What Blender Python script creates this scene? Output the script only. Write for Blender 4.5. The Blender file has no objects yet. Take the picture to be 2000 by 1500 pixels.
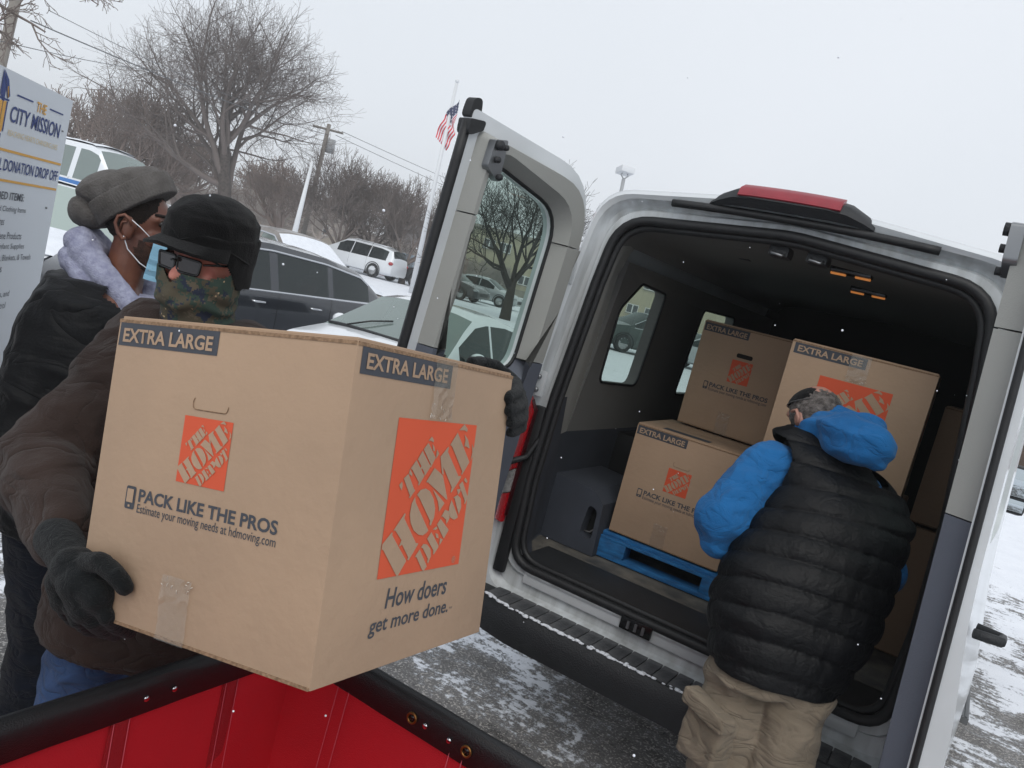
import bpy, bmesh, math, random
import numpy as np
from mathutils import Vector, Matrix, noise
random.seed(7)
SC = bpy.context.scene
COL = SC.collection
R = math.radians

# ------------------------------------------------------------------ camera
CAM = np.array([0.8092, -3.2489, 1.9631])
VR = np.array([0.82808789, 0.50220675, 0.2491161])
VU = np.array([-0.27496537, -0.02339139, 0.96116954])
VF = np.array([-0.488533, 0.86443116, -0.11871934])
cd = bpy.data.cameras.new('camera'); cam = bpy.data.objects.new('camera', cd); COL.objects.link(cam)
m = Matrix.Identity(4)
for i in range(3):
    m[i][0] = VR[i]; m[i][1] = VU[i]; m[i][2] = -VF[i]; m[i][3] = CAM[i]
cam.matrix_world = m
cd.sensor_width = 36; cd.lens = 28.8; cd.clip_start = 0.05; cd.clip_end = 900
SC.camera = cam

# ------------------------------------------------------------------ overcast winter sky and weak sun
w = bpy.data.worlds.new('World'); SC.world = w; w.use_nodes = True
nt = w.node_tree; nt.nodes.clear()
out = nt.nodes.new('ShaderNodeOutputWorld'); bg = nt.nodes.new('ShaderNodeBackground')
sky = nt.nodes.new('ShaderNodeTexSky'); sky.sky_type = 'NISHITA'; sky.sun_disc = False
sky.sun_elevation = R(32); sky.sun_rotation = R(-120)
sc_ = nt.nodes.new('ShaderNodeVectorMath'); sc_.operation = 'SCALE'; sc_.inputs['Scale'].default_value = 0.06
tc = nt.nodes.new('ShaderNodeTexCoord')
no = nt.nodes.new('ShaderNodeTexNoise'); no.inputs['Scale'].default_value = 1.3; no.inputs['Detail'].default_value = 3
cr = nt.nodes.new('ShaderNodeValToRGB')
cr.color_ramp.elements[0].position = 0.3; cr.color_ramp.elements[0].color = (0.80, 0.85, 0.91, 1)
cr.color_ramp.elements[1].position = 0.7; cr.color_ramp.elements[1].color = (0.88, 0.92, 0.98, 1)
mx = nt.nodes.new('ShaderNodeMixRGB'); mx.inputs[0].default_value = 0.93
nt.links.new(tc.outputs['Generated'], no.inputs['Vector'])
nt.links.new(no.outputs['Fac'], cr.inputs[0])
nt.links.new(sky.outputs[0], sc_.inputs[0]); nt.links.new(sc_.outputs[0], mx.inputs[1]); nt.links.new(cr.outputs[0], mx.inputs[2])
nt.links.new(mx.outputs[0], bg.inputs[0]); bg.inputs[1].default_value = 1.0
nt.links.new(bg.outputs[0], out.inputs[0])
sl = bpy.data.lights.new('sun', 'SUN'); sl.energy = 1.35; sl.angle = R(45); sl.color = (1, 0.96, 0.9)
sun = bpy.data.objects.new('sun', sl); COL.objects.link(sun)
sun.rotation_euler = Vector((-0.35, 0.62, -0.75)).to_track_quat('-Z', 'Y').to_euler()
SC.view_settings.view_transform = 'Standard'; SC.view_settings.look = 'None'
SC.view_settings.exposure = 0.08; SC.view_settings.gamma = 1

# ------------------------------------------------------------------ helpers
def spot(px, py, d):
    """the place d metres ahead of where the photographer stood, seen at that spot of the photograph"""
    return Vector((CAM + ((px - 1000) / 1600 * VR - (py - 750) / 1600 * VU + VF) * d).tolist())
def V(*a): return Vector(a)
def srgb(h, k=1.0):
    c = [int(h[i:i + 2], 16) / 255 for i in (0, 2, 4)]
    return tuple(min(1, k * (x / 12.92 if x < .04045 else ((x + .055) / 1.055) ** 2.4)) for x in c) + (1,)
MATS = {}
def mat(name, col, rough=0.6, metal=0.0, noise_amt=0.0, noise_scale=8.0, bump=0.0, bump_scale=60.0, coat=0.0, spec=0.5,
        emit=None, emit_s=0.0, sheen=0.0, col2=None, detail=4.0, stretch=(1, 1, 1), wrinkle=0.0, wscale=11.0):
    if name in MATS: return MATS[name]
    if isinstance(col, str): col = srgb(col)
    if isinstance(col2, str): col2 = srgb(col2)
    M = bpy.data.materials.new(name); M.use_nodes = True; n = M.node_tree; b = n.nodes['Principled BSDF']
    b.inputs['Base Color'].default_value = col; b.inputs['Roughness'].default_value = rough; b.inputs['Metallic'].default_value = metal
    b.inputs['Specular IOR Level'].default_value = spec
    if coat: b.inputs['Coat Weight'].default_value = coat; b.inputs['Coat Roughness'].default_value = 0.08
    if sheen: b.inputs['Sheen Weight'].default_value = sheen
    if emit: b.inputs['Emission Color'].default_value = srgb(emit) if isinstance(emit, str) else emit; b.inputs['Emission Strength'].default_value = emit_s
    if noise_amt or bump or wrinkle:
        t = n.nodes.new('ShaderNodeTexCoord'); mp = n.nodes.new('ShaderNodeMapping'); mp.inputs['Scale'].default_value = stretch
        n.links.new(t.outputs['Object'], mp.inputs['Vector'])
    if noise_amt:
        x = n.nodes.new('ShaderNodeTexNoise'); x.inputs['Scale'].default_value = noise_scale; x.inputs['Detail'].default_value = detail
        n.links.new(mp.outputs[0], x.inputs['Vector'])
        rp = n.nodes.new('ShaderNodeValToRGB')
        c2 = col2 if col2 else tuple(c * (1 - noise_amt) for c in col[:3]) + (1,)
        rp.color_ramp.elements[0].position = .32; rp.color_ramp.elements[0].color = c2
        rp.color_ramp.elements[1].position = .68; rp.color_ramp.elements[1].color = col
        n.links.new(x.outputs['Fac'], rp.inputs[0]); n.links.new(rp.outputs[0], b.inputs['Base Color'])
    if bump:
        y = n.nodes.new('ShaderNodeTexNoise'); y.inputs['Scale'].default_value = bump_scale; y.inputs['Detail'].default_value = 3
        n.links.new(mp.outputs[0], y.inputs['Vector'])
        bp = n.nodes.new('ShaderNodeBump'); bp.inputs['Strength'].default_value = bump; bp.inputs['Distance'].default_value = 0.01
        n.links.new(y.outputs['Fac'], bp.inputs['Height']); n.links.new(bp.outputs[0], b.inputs['Normal'])
    if wrinkle:
        z = n.nodes.new('ShaderNodeTexNoise'); z.inputs['Scale'].default_value = wscale; z.inputs['Detail'].default_value = 2.5; z.inputs['Distortion'].default_value = 1.3; z.inputs['Roughness'].default_value = .45
        m2 = n.nodes.new('ShaderNodeMapping'); m2.inputs['Scale'].default_value = (1, 1, 1.7); m2.inputs['Rotation'].default_value = (.3, .5, 0)
        n.links.new(t.outputs['Object'], m2.inputs[0]); n.links.new(m2.outputs[0], z.inputs['Vector'])
        sb_ = n.nodes.new('ShaderNodeMath'); sb_.operation = 'SUBTRACT'; sb_.inputs[1].default_value = .5; ab = n.nodes.new('ShaderNodeMath'); ab.operation = 'ABSOLUTE'
        pw = n.nodes.new('ShaderNodeMath'); pw.operation = 'POWER'; pw.inputs[1].default_value = .6
        n.links.new(z.outputs['Fac'], sb_.inputs[0]); n.links.new(sb_.outputs[0], ab.inputs[0]); n.links.new(ab.outputs[0], pw.inputs[0])
        b2 = n.nodes.new('ShaderNodeBump'); b2.inputs['Strength'].default_value = 1.0; b2.inputs['Distance'].default_value = wrinkle
        n.links.new(pw.outputs[0], b2.inputs['Height'])
        if bump: n.links.new(b2.outputs[0], bp.inputs['Normal'])
        else: n.links.new(b2.outputs[0], b.inputs['Normal'])
    MATS[name] = M
    return M
def glass(name, tint, rough=0.02, refl=0.09, solid=0.0, solid_col=(0.02, 0.03, 0.03, 1)):
    """thin tinted pane: tinted see-through mixed with a mirror reflection; solid adds frost or deep tint"""
    M = bpy.data.materials.new(name); M.use_nodes = True; n = M.node_tree; n.nodes.clear()
    o = n.nodes.new('ShaderNodeOutputMaterial'); t = n.nodes.new('ShaderNodeBsdfTransparent'); t.inputs[0].default_value = tint
    g = n.nodes.new('ShaderNodeBsdfGlossy'); g.inputs['Roughness'].default_value = rough; g.inputs[0].default_value = (.9, .95, .93, 1)
    lw = n.nodes.new('ShaderNodeLayerWeight'); lw.inputs[0].default_value = .5
    pw = n.nodes.new('ShaderNodeMath'); pw.operation = 'POWER'; pw.inputs[1].default_value = 4.5
    mm = n.nodes.new('ShaderNodeMath'); mm.operation = 'MULTIPLY_ADD'; mm.inputs[1].default_value = 0.75; mm.inputs[2].default_value = refl
    mm.use_clamp = True; n.links.new(lw.outputs['Facing'], pw.inputs[0])
    x = n.nodes.new('ShaderNodeMixShader'); n.links.new(pw.outputs[0], mm.inputs[0]); n.links.new(mm.outputs[0], x.inputs[0])
    last = t.outputs[0]
    if solid:
        d = n.nodes.new('ShaderNodeBsdfDiffuse'); d.inputs[0].default_value = solid_col
        y = n.nodes.new('ShaderNodeMixShader'); y.inputs[0].default_value = solid
        n.links.new(t.outputs[0], y.inputs[1]); n.links.new(d.outputs[0], y.inputs[2]); last = y.outputs[0]
    n.links.new(last, x.inputs[1]); n.links.new(g.outputs[0], x.inputs[2]); n.links.new(x.outputs[0], o.inputs[0])
    MATS[name] = M
    return M

def link(name, me, material=None, parent=None, smooth=False):
    o = bpy.data.objects.new(name, me); COL.objects.link(o)
    if material: me.materials.append(material)
    if parent: o.parent = parent
    if smooth:
        me.polygons.foreach_set('use_smooth', [True] * len(me.polygons))
    return o
def raw(name, verts, faces, material=None, parent=None, smooth=False, normals=True):
    me = bpy.data.meshes.new(name); me.from_pydata([tuple(v) for v in verts], [], faces); 
    if normals:
        bm = bmesh.new(); bm.from_mesh(me); bmesh.ops.recalc_face_normals(bm, faces=bm.faces); bm.to_mesh(me); bm.free()
    me.update()
    return link(name, me, material, parent, smooth)
def obj(name, bm, material=None, parent=None, smooth=False):
    me = bpy.data.meshes.new(name); bmesh.ops.recalc_face_normals(bm, faces=bm.faces); bm.to_mesh(me); bm.free()
    return link(name, me, material, parent, smooth)
def tag(o, label=None, cat=None, group=None, kind=None):
    if label: o['label'] = label
    if cat: o['category'] = cat
    if group: o['group'] = group
    if kind: o['kind'] = kind
    return o
def empty(name, loc=(0, 0, 0), rz=0, **k):
    o = bpy.data.objects.new(name, None); COL.objects.link(o); o.location = loc; o.rotation_euler = (0, 0, rz)
    o.empty_display_size = .1
    return tag(o, **k)
def frame_m(o, x, y, z):
    M = Matrix.Identity(4)
    for i in range(3): M[i][0] = x[i]; M[i][1] = y[i]; M[i][2] = z[i]; M[i][3] = o[i]
    return M
def autosmooth(o, ang=40):
    me = o.data
    me.polygons.foreach_set('use_smooth', [True] * len(me.polygons))
    try: me.set_sharp_from_angle(angle=R(ang))
    except Exception: pass
    return o
def add_box(bm, lo, hi, M=None, bev=0.0):
    vs = [bm.verts.new((x, y, z)) for x in (lo[0], hi[0]) for y in (lo[1], hi[1]) for z in (lo[2], hi[2])]
    F = [(0, 1, 3, 2), (4, 6, 7, 5), (0, 4, 5, 1), (2, 3, 7, 6), (0, 2, 6, 4), (1, 5, 7, 3)]
    fs = [bm.faces.new([vs[i] for i in f]) for f in F]
    allv = vs
    if bev:
        es = list({e for f in fs for e in f.edges})
        r = bmesh.ops.bevel(bm, geom=es, offset=bev, segments=2, affect='EDGES', profile=.6)
        allv = list({v for v in r['verts']} | {v for f in r['faces'] for v in f.verts} | {v for v in vs if v.is_valid})
    if M is not None: bmesh.ops.transform(bm, matrix=M, verts=allv)
    return allv
def box(name, lo, hi, material, parent=None, bev=0.0, M=None):
    bm = bmesh.new(); add_box(bm, lo, hi, M, bev)
    return autosmooth(obj(name, bm, material, parent))
def tube_geo(pts, rad, n=8, cap=True, flat=None):
    """verts, faces of a tube along pts; rad a number or list"""
    P = [Vector(p) for p in pts]; N = len(P)
    if not isinstance(rad, (list, tuple)): rad = [rad] * N
    vs = []; fs = []; up = None
    for i in range(N):
        t = (P[min(i + 1, N - 1)] - P[max(i - 1, 0)]).normalized()
        if up is None:
            a = Vector((0, 0, 1)) if abs(t.z) < .9 else Vector((1, 0, 0))
            up = t.cross(a).normalized()
        up = (up - t * up.dot(t)).normalized(); s = t.cross(up)
        for k in range(n):
            an = 2 * math.pi * k / n
            vs.append(P[i] + (up * math.cos(an) + s * math.sin(an) * (flat or 1)) * rad[i])
    for i in range(N - 1):
        for k in range(n):
            fs.append((i * n + k, i * n + (k + 1) % n, (i + 1) * n + (k + 1) % n, (i + 1) * n + k))
    if cap:
        fs.append(tuple(range(n))[::-1]); fs.append(tuple(range((N - 1) * n, N * n)))
    return vs, fs
def tube(name, pts, rad, material, parent=None, n=8, flat=None, closed=False):
    if closed: pts = list(pts) + [pts[0], pts[1]]
    v, f = tube_geo(pts, rad, n, not closed, flat)
    return raw(name, v, f, material, parent, True)
def rpoly(cs, k=6):
    """rounded closed polygon in 2-D: cs = (x, y, radius) counter-clockwise; same point count per corner"""
    out = []; n = len(cs)
    for i in range(n):
        p = Vector(cs[i][:2]); a = Vector(cs[i - 1][:2]); b = Vector(cs[(i + 1) % n][:2]); r = cs[i][2]
        da = (a - p).normalized(); db = (b - p).normalized()
        ang = da.angle(db, math.pi)
        t = min(r / max(math.tan(ang / 2), 1e-4), (a - p).length * .48, (b - p).length * .48) if ang < 3.13 else r * .3
        s = p + da * t; e = p + db * t
        for j in range(k + 1):
            u = j / k
            out.append(tuple((s * (1 - u) ** 2 + p * 2 * u * (1 - u) + e * u * u)))
    return out
def loft(rings, close_ends=(False, False)):
    n = len(rings[0]); vs = [p for r in rings for p in r]; fs = []
    for i in range(len(rings) - 1):
        for k in range(n):
            fs.append((i * n + k, i * n + (k + 1) % n, (i + 1) * n + (k + 1) % n, (i + 1) * n + k))
    if close_ends[0]: fs.append(tuple(range(n))[::-1])
    if close_ends[1]: fs.append(tuple(range((len(rings) - 1) * n, len(rings) * n)))
    return vs, fs
def plate(name, outer, holes, t0, t1, fmap, material, parent=None, cutv=(), cutu=(), keepv=None, keepu=None, hole_grow=0.0, outer_shrink=0.0, subsurf_bend=None):
    """sheet between depths t0 and t1 with holes, cut into strips, keeping keepv, then put in place by fmap(u, v, t).
    hole_grow widens the holes towards t1 (a sloping reveal)"""
    bm = bmesh.new()
    def loop(pts):
        vs = [bm.verts.new((x, y, 0)) for x, y in pts]
        return [bm.edges.new((vs[i], vs[(i + 1) % len(vs)])) for i in range(len(vs))]
    es = loop(outer)
    for h in holes: es += loop(h)
    bmesh.ops.triangle_fill(bm, edges=es, use_beauty=True)
    for c in cutv: bmesh.ops.bisect_plane(bm, geom=bm.verts[:] + bm.edges[:] + bm.faces[:], plane_co=(0, c, 0), plane_no=(0, 1, 0))
    for c in cutu: bmesh.ops.bisect_plane(bm, geom=bm.verts[:] + bm.edges[:] + bm.faces[:], plane_co=(c, 0, 0), plane_no=(1, 0, 0))
    if keepv:
        bmesh.ops.bisect_plane(bm, geom=bm.verts[:] + bm.edges[:] + bm.faces[:], plane_co=(0, keepv[0], 0), plane_no=(0, -1, 0), clear_outer=True)
        bmesh.ops.bisect_plane(bm, geom=bm.verts[:] + bm.edges[:] + bm.faces[:], plane_co=(0, keepv[1], 0), plane_no=(0, 1, 0), clear_outer=True)
    if keepu:
        bmesh.ops.bisect_plane(bm, geom=bm.verts[:] + bm.edges[:] + bm.faces[:], plane_co=(keepu[0], 0, 0), plane_no=(-1, 0, 0), clear_outer=True)
        bmesh.ops.bisect_plane(bm, geom=bm.verts[:] + bm.edges[:] + bm.faces[:], plane_co=(keepu[1], 0, 0), plane_no=(1, 0, 0), clear_outer=True)
    base = [v.co.copy() for v in bm.verts]
    bm.verts.index_update()
    faces = [[v.index for v in f.verts] for f in bm.faces]
    be = [[v.index for v in e.verts] for e in bm.edges if len(e.link_faces) == 1]
    bm.free()
    hs = [(sum(Vector(p).x for p in h) / len(h), sum(Vector(p).y for p in h) / len(h), h) for h in holes]
    ou = outer
    def near(pt, poly):
        return min((Vector(q) - pt).length for q in [(poly[i]) for i in range(len(poly))])
    def onloop(pt, poly):
        best = 9
        for i in range(len(poly)):
            a = Vector(poly[i]); b = Vector(poly[(i + 1) % len(poly)]); ab = b - a
            if ab.length < 1e-7: continue
            u = max(0, min(1, (pt - a).dot(ab) / ab.length_squared)); best = min(best, (a + ab * u - pt).length)
        return best < 1e-4
    def top(co):
        r_ = top0(co)
        if keepv and (abs(co.y - keepv[0]) < 1e-4 or abs(co.y - keepv[1]) < 1e-4): return (r_[0], co.y)
        return r_
    def top0(co):
        p = Vector((co.x, co.y))
        if hole_grow:
            for cx, cy, h in hs:
                if onloop(p, h):
                    d = p - Vector((cx, cy)); hw = max(abs(q[0] - cx) for q in h); hh = max(abs(q[1] - cy) for q in h)
                    return (p.x + d.x / hw * hole_grow, p.y + d.y / hh * hole_grow)
        if outer_shrink and onloop(p, ou):
            xs = [q[0] for q in ou]; ys = [q[1] for q in ou]; c = Vector(((min(xs) + max(xs)) / 2, (min(ys) + max(ys)) / 2)); d = p - c
            return (p.x - d.x / ((max(xs) - min(xs)) / 2) * outer_shrink, p.y - d.y / ((max(ys) - min(ys)) / 2) * outer_shrink)
        return (p.x, p.y)
    n = len(base)
    vs = [fmap(c.x, c.y, t0) for c in base] + [fmap(*top(c), t1) for c in base]
    fs = [tuple(f) for f in faces] + [tuple(i + n for i in f[::-1]) for f in faces] + [(a, b, b + n, a + n) for a, b in be]
    o = raw(name, vs, fs, material, parent)
    return autosmooth(o, 35)
def wrap_sheet(name, pts2, fmap, t, material, parent=None):
    bm = bmesh.new(); f = bm.faces.new([bm.verts.new(fmap(x, y, t)) for x, y in pts2])
    return obj(name, bm, material, parent)

# ---- lettering as flat print
def text_mesh(s, bold=0.0):
    cu = bpy.data.curves.new('t', 'FONT'); cu.body = s; cu.offset = bold; cu.resolution_u = 3
    o = bpy.data.objects.new('t', cu); COL.objects.link(o)
    dg = bpy.context.evaluated_depsgraph_get(); dg.update()
    me = bpy.data.meshes.new_from_object(o.evaluated_get(dg))
    bpy.data.objects.remove(o); bpy.data.curves.remove(cu)
    return me
def lettering(name, s, box4, fmap, material, parent, bold=0.0, shear=0.0, keep=False):
    """fit the words s in box (u0, v0, u1, v1) of a surface given by fmap(u, v) (v up)"""
    me = text_mesh(s, bold); co = [v.co for v in me.vertices]
    x0 = min(c.x for c in co); x1 = max(c.x for c in co); y0 = min(c.y for c in co); y1 = max(c.y for c in co)
    u0, v0, u1, v1 = box4
    for v in me.vertices:
        a = (v.co.x - x0) / (x1 - x0); b = (v.co.y - y0) / (y1 - y0)
        v.co = fmap(u0 + a * (u1 - u0) + shear * b * (v1 - v0), v0 + b * (v1 - v0))
    me.update()
    return link(name, me, material, parent)

# ---- organic bodies: overlapping forms merged into one skin
def cap_geo(p0, r0, p1, r1, n=14, m=5):
    p0 = Vector(p0); p1 = Vector(p1); t = (p1 - p0); L = t.length; t = t.normalized() if L > 1e-6 else Vector((0, 0, 1))
    a = Vector((0, 0, 1)) if abs(t.z) < .9 else Vector((1, 0, 0)); u = t.cross(a).normalized(); s = t.cross(u)
    rings = []
    for i in range(1, m + 1):
        an = math.pi / 2 * (1 - i / m); rings.append((p0 - t * r0 * math.sin(an), r0 * math.cos(an)))
    for i in range(0, m):
        an = math.pi / 2 * (i / m); rings.append((p1 + t * r1 * math.sin(an), r1 * math.cos(an)))
    vs = [p0 - t * r0]; 
    for c, r in rings:
        for k in range(n):
            an = 2 * math.pi * k / n; vs.append(c + (u * math.cos(an) + s * math.sin(an)) * r)
    vs.append(p1 + t * r1); fs = []
    for k in range(n): fs.append((0, 1 + (k + 1) % n, 1 + k))
    for i in range(len(rings) - 1):
        for k in range(n):
            a_ = 1 + i * n; fs.append((a_ + k, a_ + (k + 1) % n, a_ + n + (k + 1) % n, a_ + n + k))
    e = len(vs) - 1; a_ = 1 + (len(rings) - 1) * n
    for k in range(n): fs.append((a_ + k, a_ + (k + 1) % n, e))
    return vs, fs
def ell_geo(c, ax, n=18, m=11):
    """ellipsoid: ax = three axis vectors"""
    c = Vector(c); A = [Vector(a) for a in ax]; vs = [c - A[2]]; fs = []
    for i in range(1, m):
        ph = math.pi * i / m
        for k in range(n):
            th = 2 * math.pi * k / n
            vs.append(c + A[0] * math.sin(ph) * math.cos(th) + A[1] * math.sin(ph) * math.sin(th) - A[2] * math.cos(ph))
    vs.append(c + A[2])
    for k in range(n): fs.append((0, 1 + (k + 1) % n, 1 + k))
    for i in range(m - 2):
        for k in range(n):
            a = 1 + i * n; fs.append((a + k, a + (k + 1) % n, a + n + (k + 1) % n, a + n + k))
    a = 1 + (m - 2) * n
    for k in range(n): fs.append((a + k, a + (k + 1) % n, len(vs) - 1))
    return vs, fs
def stack_geo(rings, n=24):
    """rings = (centre, half-width vector, half-depth vector); closed ends; superelliptic section"""
    vs = []; fs = []
    for c, a, b in rings:
        c = Vector(c); a = Vector(a); b = Vector(b)
        for k in range(n):
            th = 2 * math.pi * k / n; x = math.cos(th); y = math.sin(th)
            vs.append(c + a * math.copysign(abs(x) ** .85, x) + b * math.copysign(abs(y) ** .85, y))
    for i in range(len(rings) - 1):
        for k in range(n): fs.append((i * n + k, i * n + (k + 1) % n, (i + 1) * n + (k + 1) % n, (i + 1) * n + k))
    fs.append(tuple(range(n))[::-1]); fs.append(tuple(range((len(rings) - 1) * n, len(rings) * n)))
    return vs, fs
def blob(name, shapes, voxel, material, parent=None, smooth=4, fold=None, keep=None):
    vs = []; fs = []
    for s in shapes:
        if s[0] == 'c': v, f = cap_geo(*s[1:])
        elif s[0] == 'e': v, f = ell_geo(*s[1:])
        elif s[0] == 's': v, f = stack_geo(*s[1:])
        elif s[0] == 'm': v, f = s[1], s[2]
        o = len(vs); vs += [tuple(x) for x in v]; fs += [tuple(i + o for i in x) for x in f]
    me = bpy.data.meshes.new('tmp'); me.from_pydata(vs, [], fs)
    bm = bmesh.new(); bm.from_mesh(me); bmesh.ops.recalc_face_normals(bm, faces=bm.faces); bm.to_mesh(me); bm.free()
    o = bpy.data.objects.new('tmp', me); COL.objects.link(o)
    md = o.modifiers.new('r', 'REMESH'); md.mode = 'VOXEL'; md.voxel_size = voxel
    if smooth: s = o.modifiers.new('s', 'SMOOTH'); s.iterations = smooth; s.factor = .5
    dg = bpy.context.evaluated_depsgraph_get(); dg.update()
    me2 = bpy.data.meshes.new_from_object(o.evaluated_get(dg)); bpy.data.objects.remove(o)
    me2.name = name; me2.materials.clear()
    if fold:
        N = [v.normal.copy() for v in me2.vertices]
        for v, n in zip(me2.vertices, N):
            v.co += n * fold(v.co, n)
    if keep:
        bm = bmesh.new(); bm.from_mesh(me2)
        bmesh.ops.delete(bm, geom=[v for v in bm.verts if not keep(v.co)], context='VERTS'); bm.to_mesh(me2); bm.free()
    me2.update()
    return link(name, me2, material, parent, True)
def folds(amp, k=(9, 9, 16), seed=0.0, amp2=.35):
    def f(co, n):
        a = noise.noise(Vector((co.x * k[0] + seed, co.y * k[1], co.z * k[2])))
        b = noise.noise(Vector((co.x * k[0] * 2.3, co.y * k[1] * 2.3 + seed, co.z * k[2] * 2.3)))
        return amp * ((1 - abs(a) * 2.2) * .7 - .3) + amp * amp2 * b
    return f
# ================================================================== GROUND
def rise(x, y):
    d = math.hypot(x - .8, y + 3.2); u = max(0, min(1, (d - 10) / 18)); return .42 * u * u * (3 - 2 * u)
def ground_mat():
    M = bpy.data.materials.new('snowy_asphalt'); M.use_nodes = True; n = M.node_tree; b = n.nodes['Principled BSDF']; L = n.links.new
    t = n.nodes.new('ShaderNodeTexCoord')
    def NZ(scale, detail=4, rough=.55, stretch=None, rot=0, dist=0):
        mp = n.nodes.new('ShaderNodeMapping'); mp.inputs['Scale'].default_value = stretch or (1, 1, 1); mp.inputs['Rotation'].default_value = (0, 0, rot)
        x = n.nodes.new('ShaderNodeTexNoise'); x.inputs['Scale'].default_value = scale; x.inputs['Detail'].default_value = detail
        x.inputs['Roughness'].default_value = rough; x.inputs['Distortion'].default_value = dist
        L(t.outputs['Object'], mp.inputs[0]); L(mp.outputs[0], x.inputs['Vector']); return x.outputs['Fac']
    def MA(op, a, c=None, d=None, clamp=False):
        x = n.nodes.new('ShaderNodeMath'); x.operation = op; x.use_clamp = clamp
        for i, q in enumerate((a, c, d)):
            if q is None: continue
            if isinstance(q, (int, float)): x.inputs[i].default_value = q
            else: L(q, x.inputs[i])
        return x.outputs[0]
    def MIX(f, a, c):
        x = n.nodes.new('ShaderNodeMixRGB'); L(f, x.inputs[0])
        for i, q in ((1, a), (2, c)):
            if isinstance(q, tuple): x.inputs[i].default_value = q
            else: L(q, x.inputs[i])
        return x.outputs[0]
    big = NZ(.55, 3); mid = NZ(2.6, 8, .68, dist=.4); fine = NZ(24, 6, .8); track = NZ(1.7, 7, .7, stretch=(1.0, .16, 1), rot=R(8))
    comb = NZ(14, 3, .6, stretch=(.12, 1, 1), rot=R(-28))
    ln = n.nodes.new('ShaderNodeVectorMath'); ln.operation = 'DISTANCE'; L(t.outputs['Object'], ln.inputs[0]); ln.inputs[1].default_value = (.8, -1.2, 0)
    far = n.nodes.new('ShaderNodeMapRange'); L(ln.outputs['Value'], far.inputs[0])
    for i, q in ((1, 1.6), (2, 12), (3, -.040), (4, .105)): far.inputs[i].default_value = q
    s = MA('ADD', MA('MULTIPLY', big, .30), MA('MULTIPLY', mid, .34)); s = MA('ADD', s, MA('MULTIPLY', track, .22)); s = MA('ADD', s, MA('MULTIPLY', fine, .26))
    s = MA('ADD', s, MA('MULTIPLY', comb, .16)); s = MA('ADD', s, far.outputs[0])
    mr = n.nodes.new('ShaderNodeMapRange'); L(s, mr.inputs[0]); mr.interpolation_type = 'SMOOTHSTEP'
    for i, q in ((1, .617), (2, .645), (3, 0), (4, 1)): mr.inputs[i].default_value = q
    snow = mr.outputs[0]
    dust = n.nodes.new('ShaderNodeMapRange'); L(s, dust.inputs[0])
    for i, q in ((1, .50), (2, .64), (3, .0), (4, .35)): dust.inputs[i].default_value = q
    grit = NZ(120, 2, .6); agg = n.nodes.new('ShaderNodeTexVoronoi'); agg.inputs['Scale'].default_value = 95; L(t.outputs['Object'], agg.inputs['Vector'])
    asph = MIX(grit, srgb('232120'), srgb('68645f')); asph = MIX(MA('MULTIPLY', NZ(1.1, 4), .8), asph, srgb('4b4947'))
    asph = MIX(MA('GREATER_THAN', agg.outputs['Distance'], .70), asph, srgb('a9a59f'))
    cr = n.nodes.new('ShaderNodeTexVoronoi'); cr.feature = 'DISTANCE_TO_EDGE'; cr.inputs['Scale'].default_value = 2.1
    wp = n.nodes.new('ShaderNodeVectorMath'); wp.operation = 'ADD'; nn = n.nodes.new('ShaderNodeTexNoise'); nn.inputs['Scale'].default_value = 3.5; nn.inputs['Detail'].default_value = 5
    L(t.outputs['Object'], nn.inputs['Vector']); L(t.outputs['Object'], wp.inputs[0]); L(nn.outputs['Color'], wp.inputs[1]); L(wp.outputs[0], cr.inputs['Vector'])
    asph = MIX(MA('LESS_THAN', cr.outputs['Distance'], .008), asph, srgb('24211f'))
    asph = MIX(dust.outputs[0], asph, srgb('b9b9bb'))
    snc = MIX(NZ(3, 6), srgb('d8dce4'), srgb('eef1f6'))
    col = MIX(snow, asph, snc); L(col, b.inputs['Base Color']); b.inputs['Roughness'].default_value = .82; b.inputs['Specular IOR Level'].default_value = .25
    h = MA('ADD', MA('MULTIPLY', snow, 1.2), MA('MULTIPLY', grit, .35)); h = MA('ADD', h, MA('MULTIPLY', fine, .5))
    bp = n.nodes.new('ShaderNodeBump'); bp.inputs['Strength'].default_value = .7; bp.inputs['Distance'].default_value = .012
    L(h, bp.inputs['Height']); L(bp.outputs[0], b.inputs['Normal'])
    return M
def ground():
    rr = [0, 1, 2, 3, 5, 7, 9, 11, 13, 15, 18, 21, 25, 29, 35, 50, 80, 140, 260, 420]; na = 72
    vs = [(.8, -3.2, 0)]; fs = []
    for r in rr[1:]:
        for k in range(na):
            a = 2 * math.pi * k / na; x = .8 + r * math.cos(a); y = -3.2 + r * math.sin(a)
            vs.append((x, y, rise(x, y)))
    for k in range(na): fs.append((0, 1 + k, 1 + (k + 1) % na))
    for i in range(len(rr) - 2):
        for k in range(na): a = 1 + i * na; fs.append((a + k, a + (k + 1) % na, a + na + (k + 1) % na, a + na + k))
    o = raw('ground', vs, fs, ground_mat(), smooth=True); tag(o, kind='structure')
ground()

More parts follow.
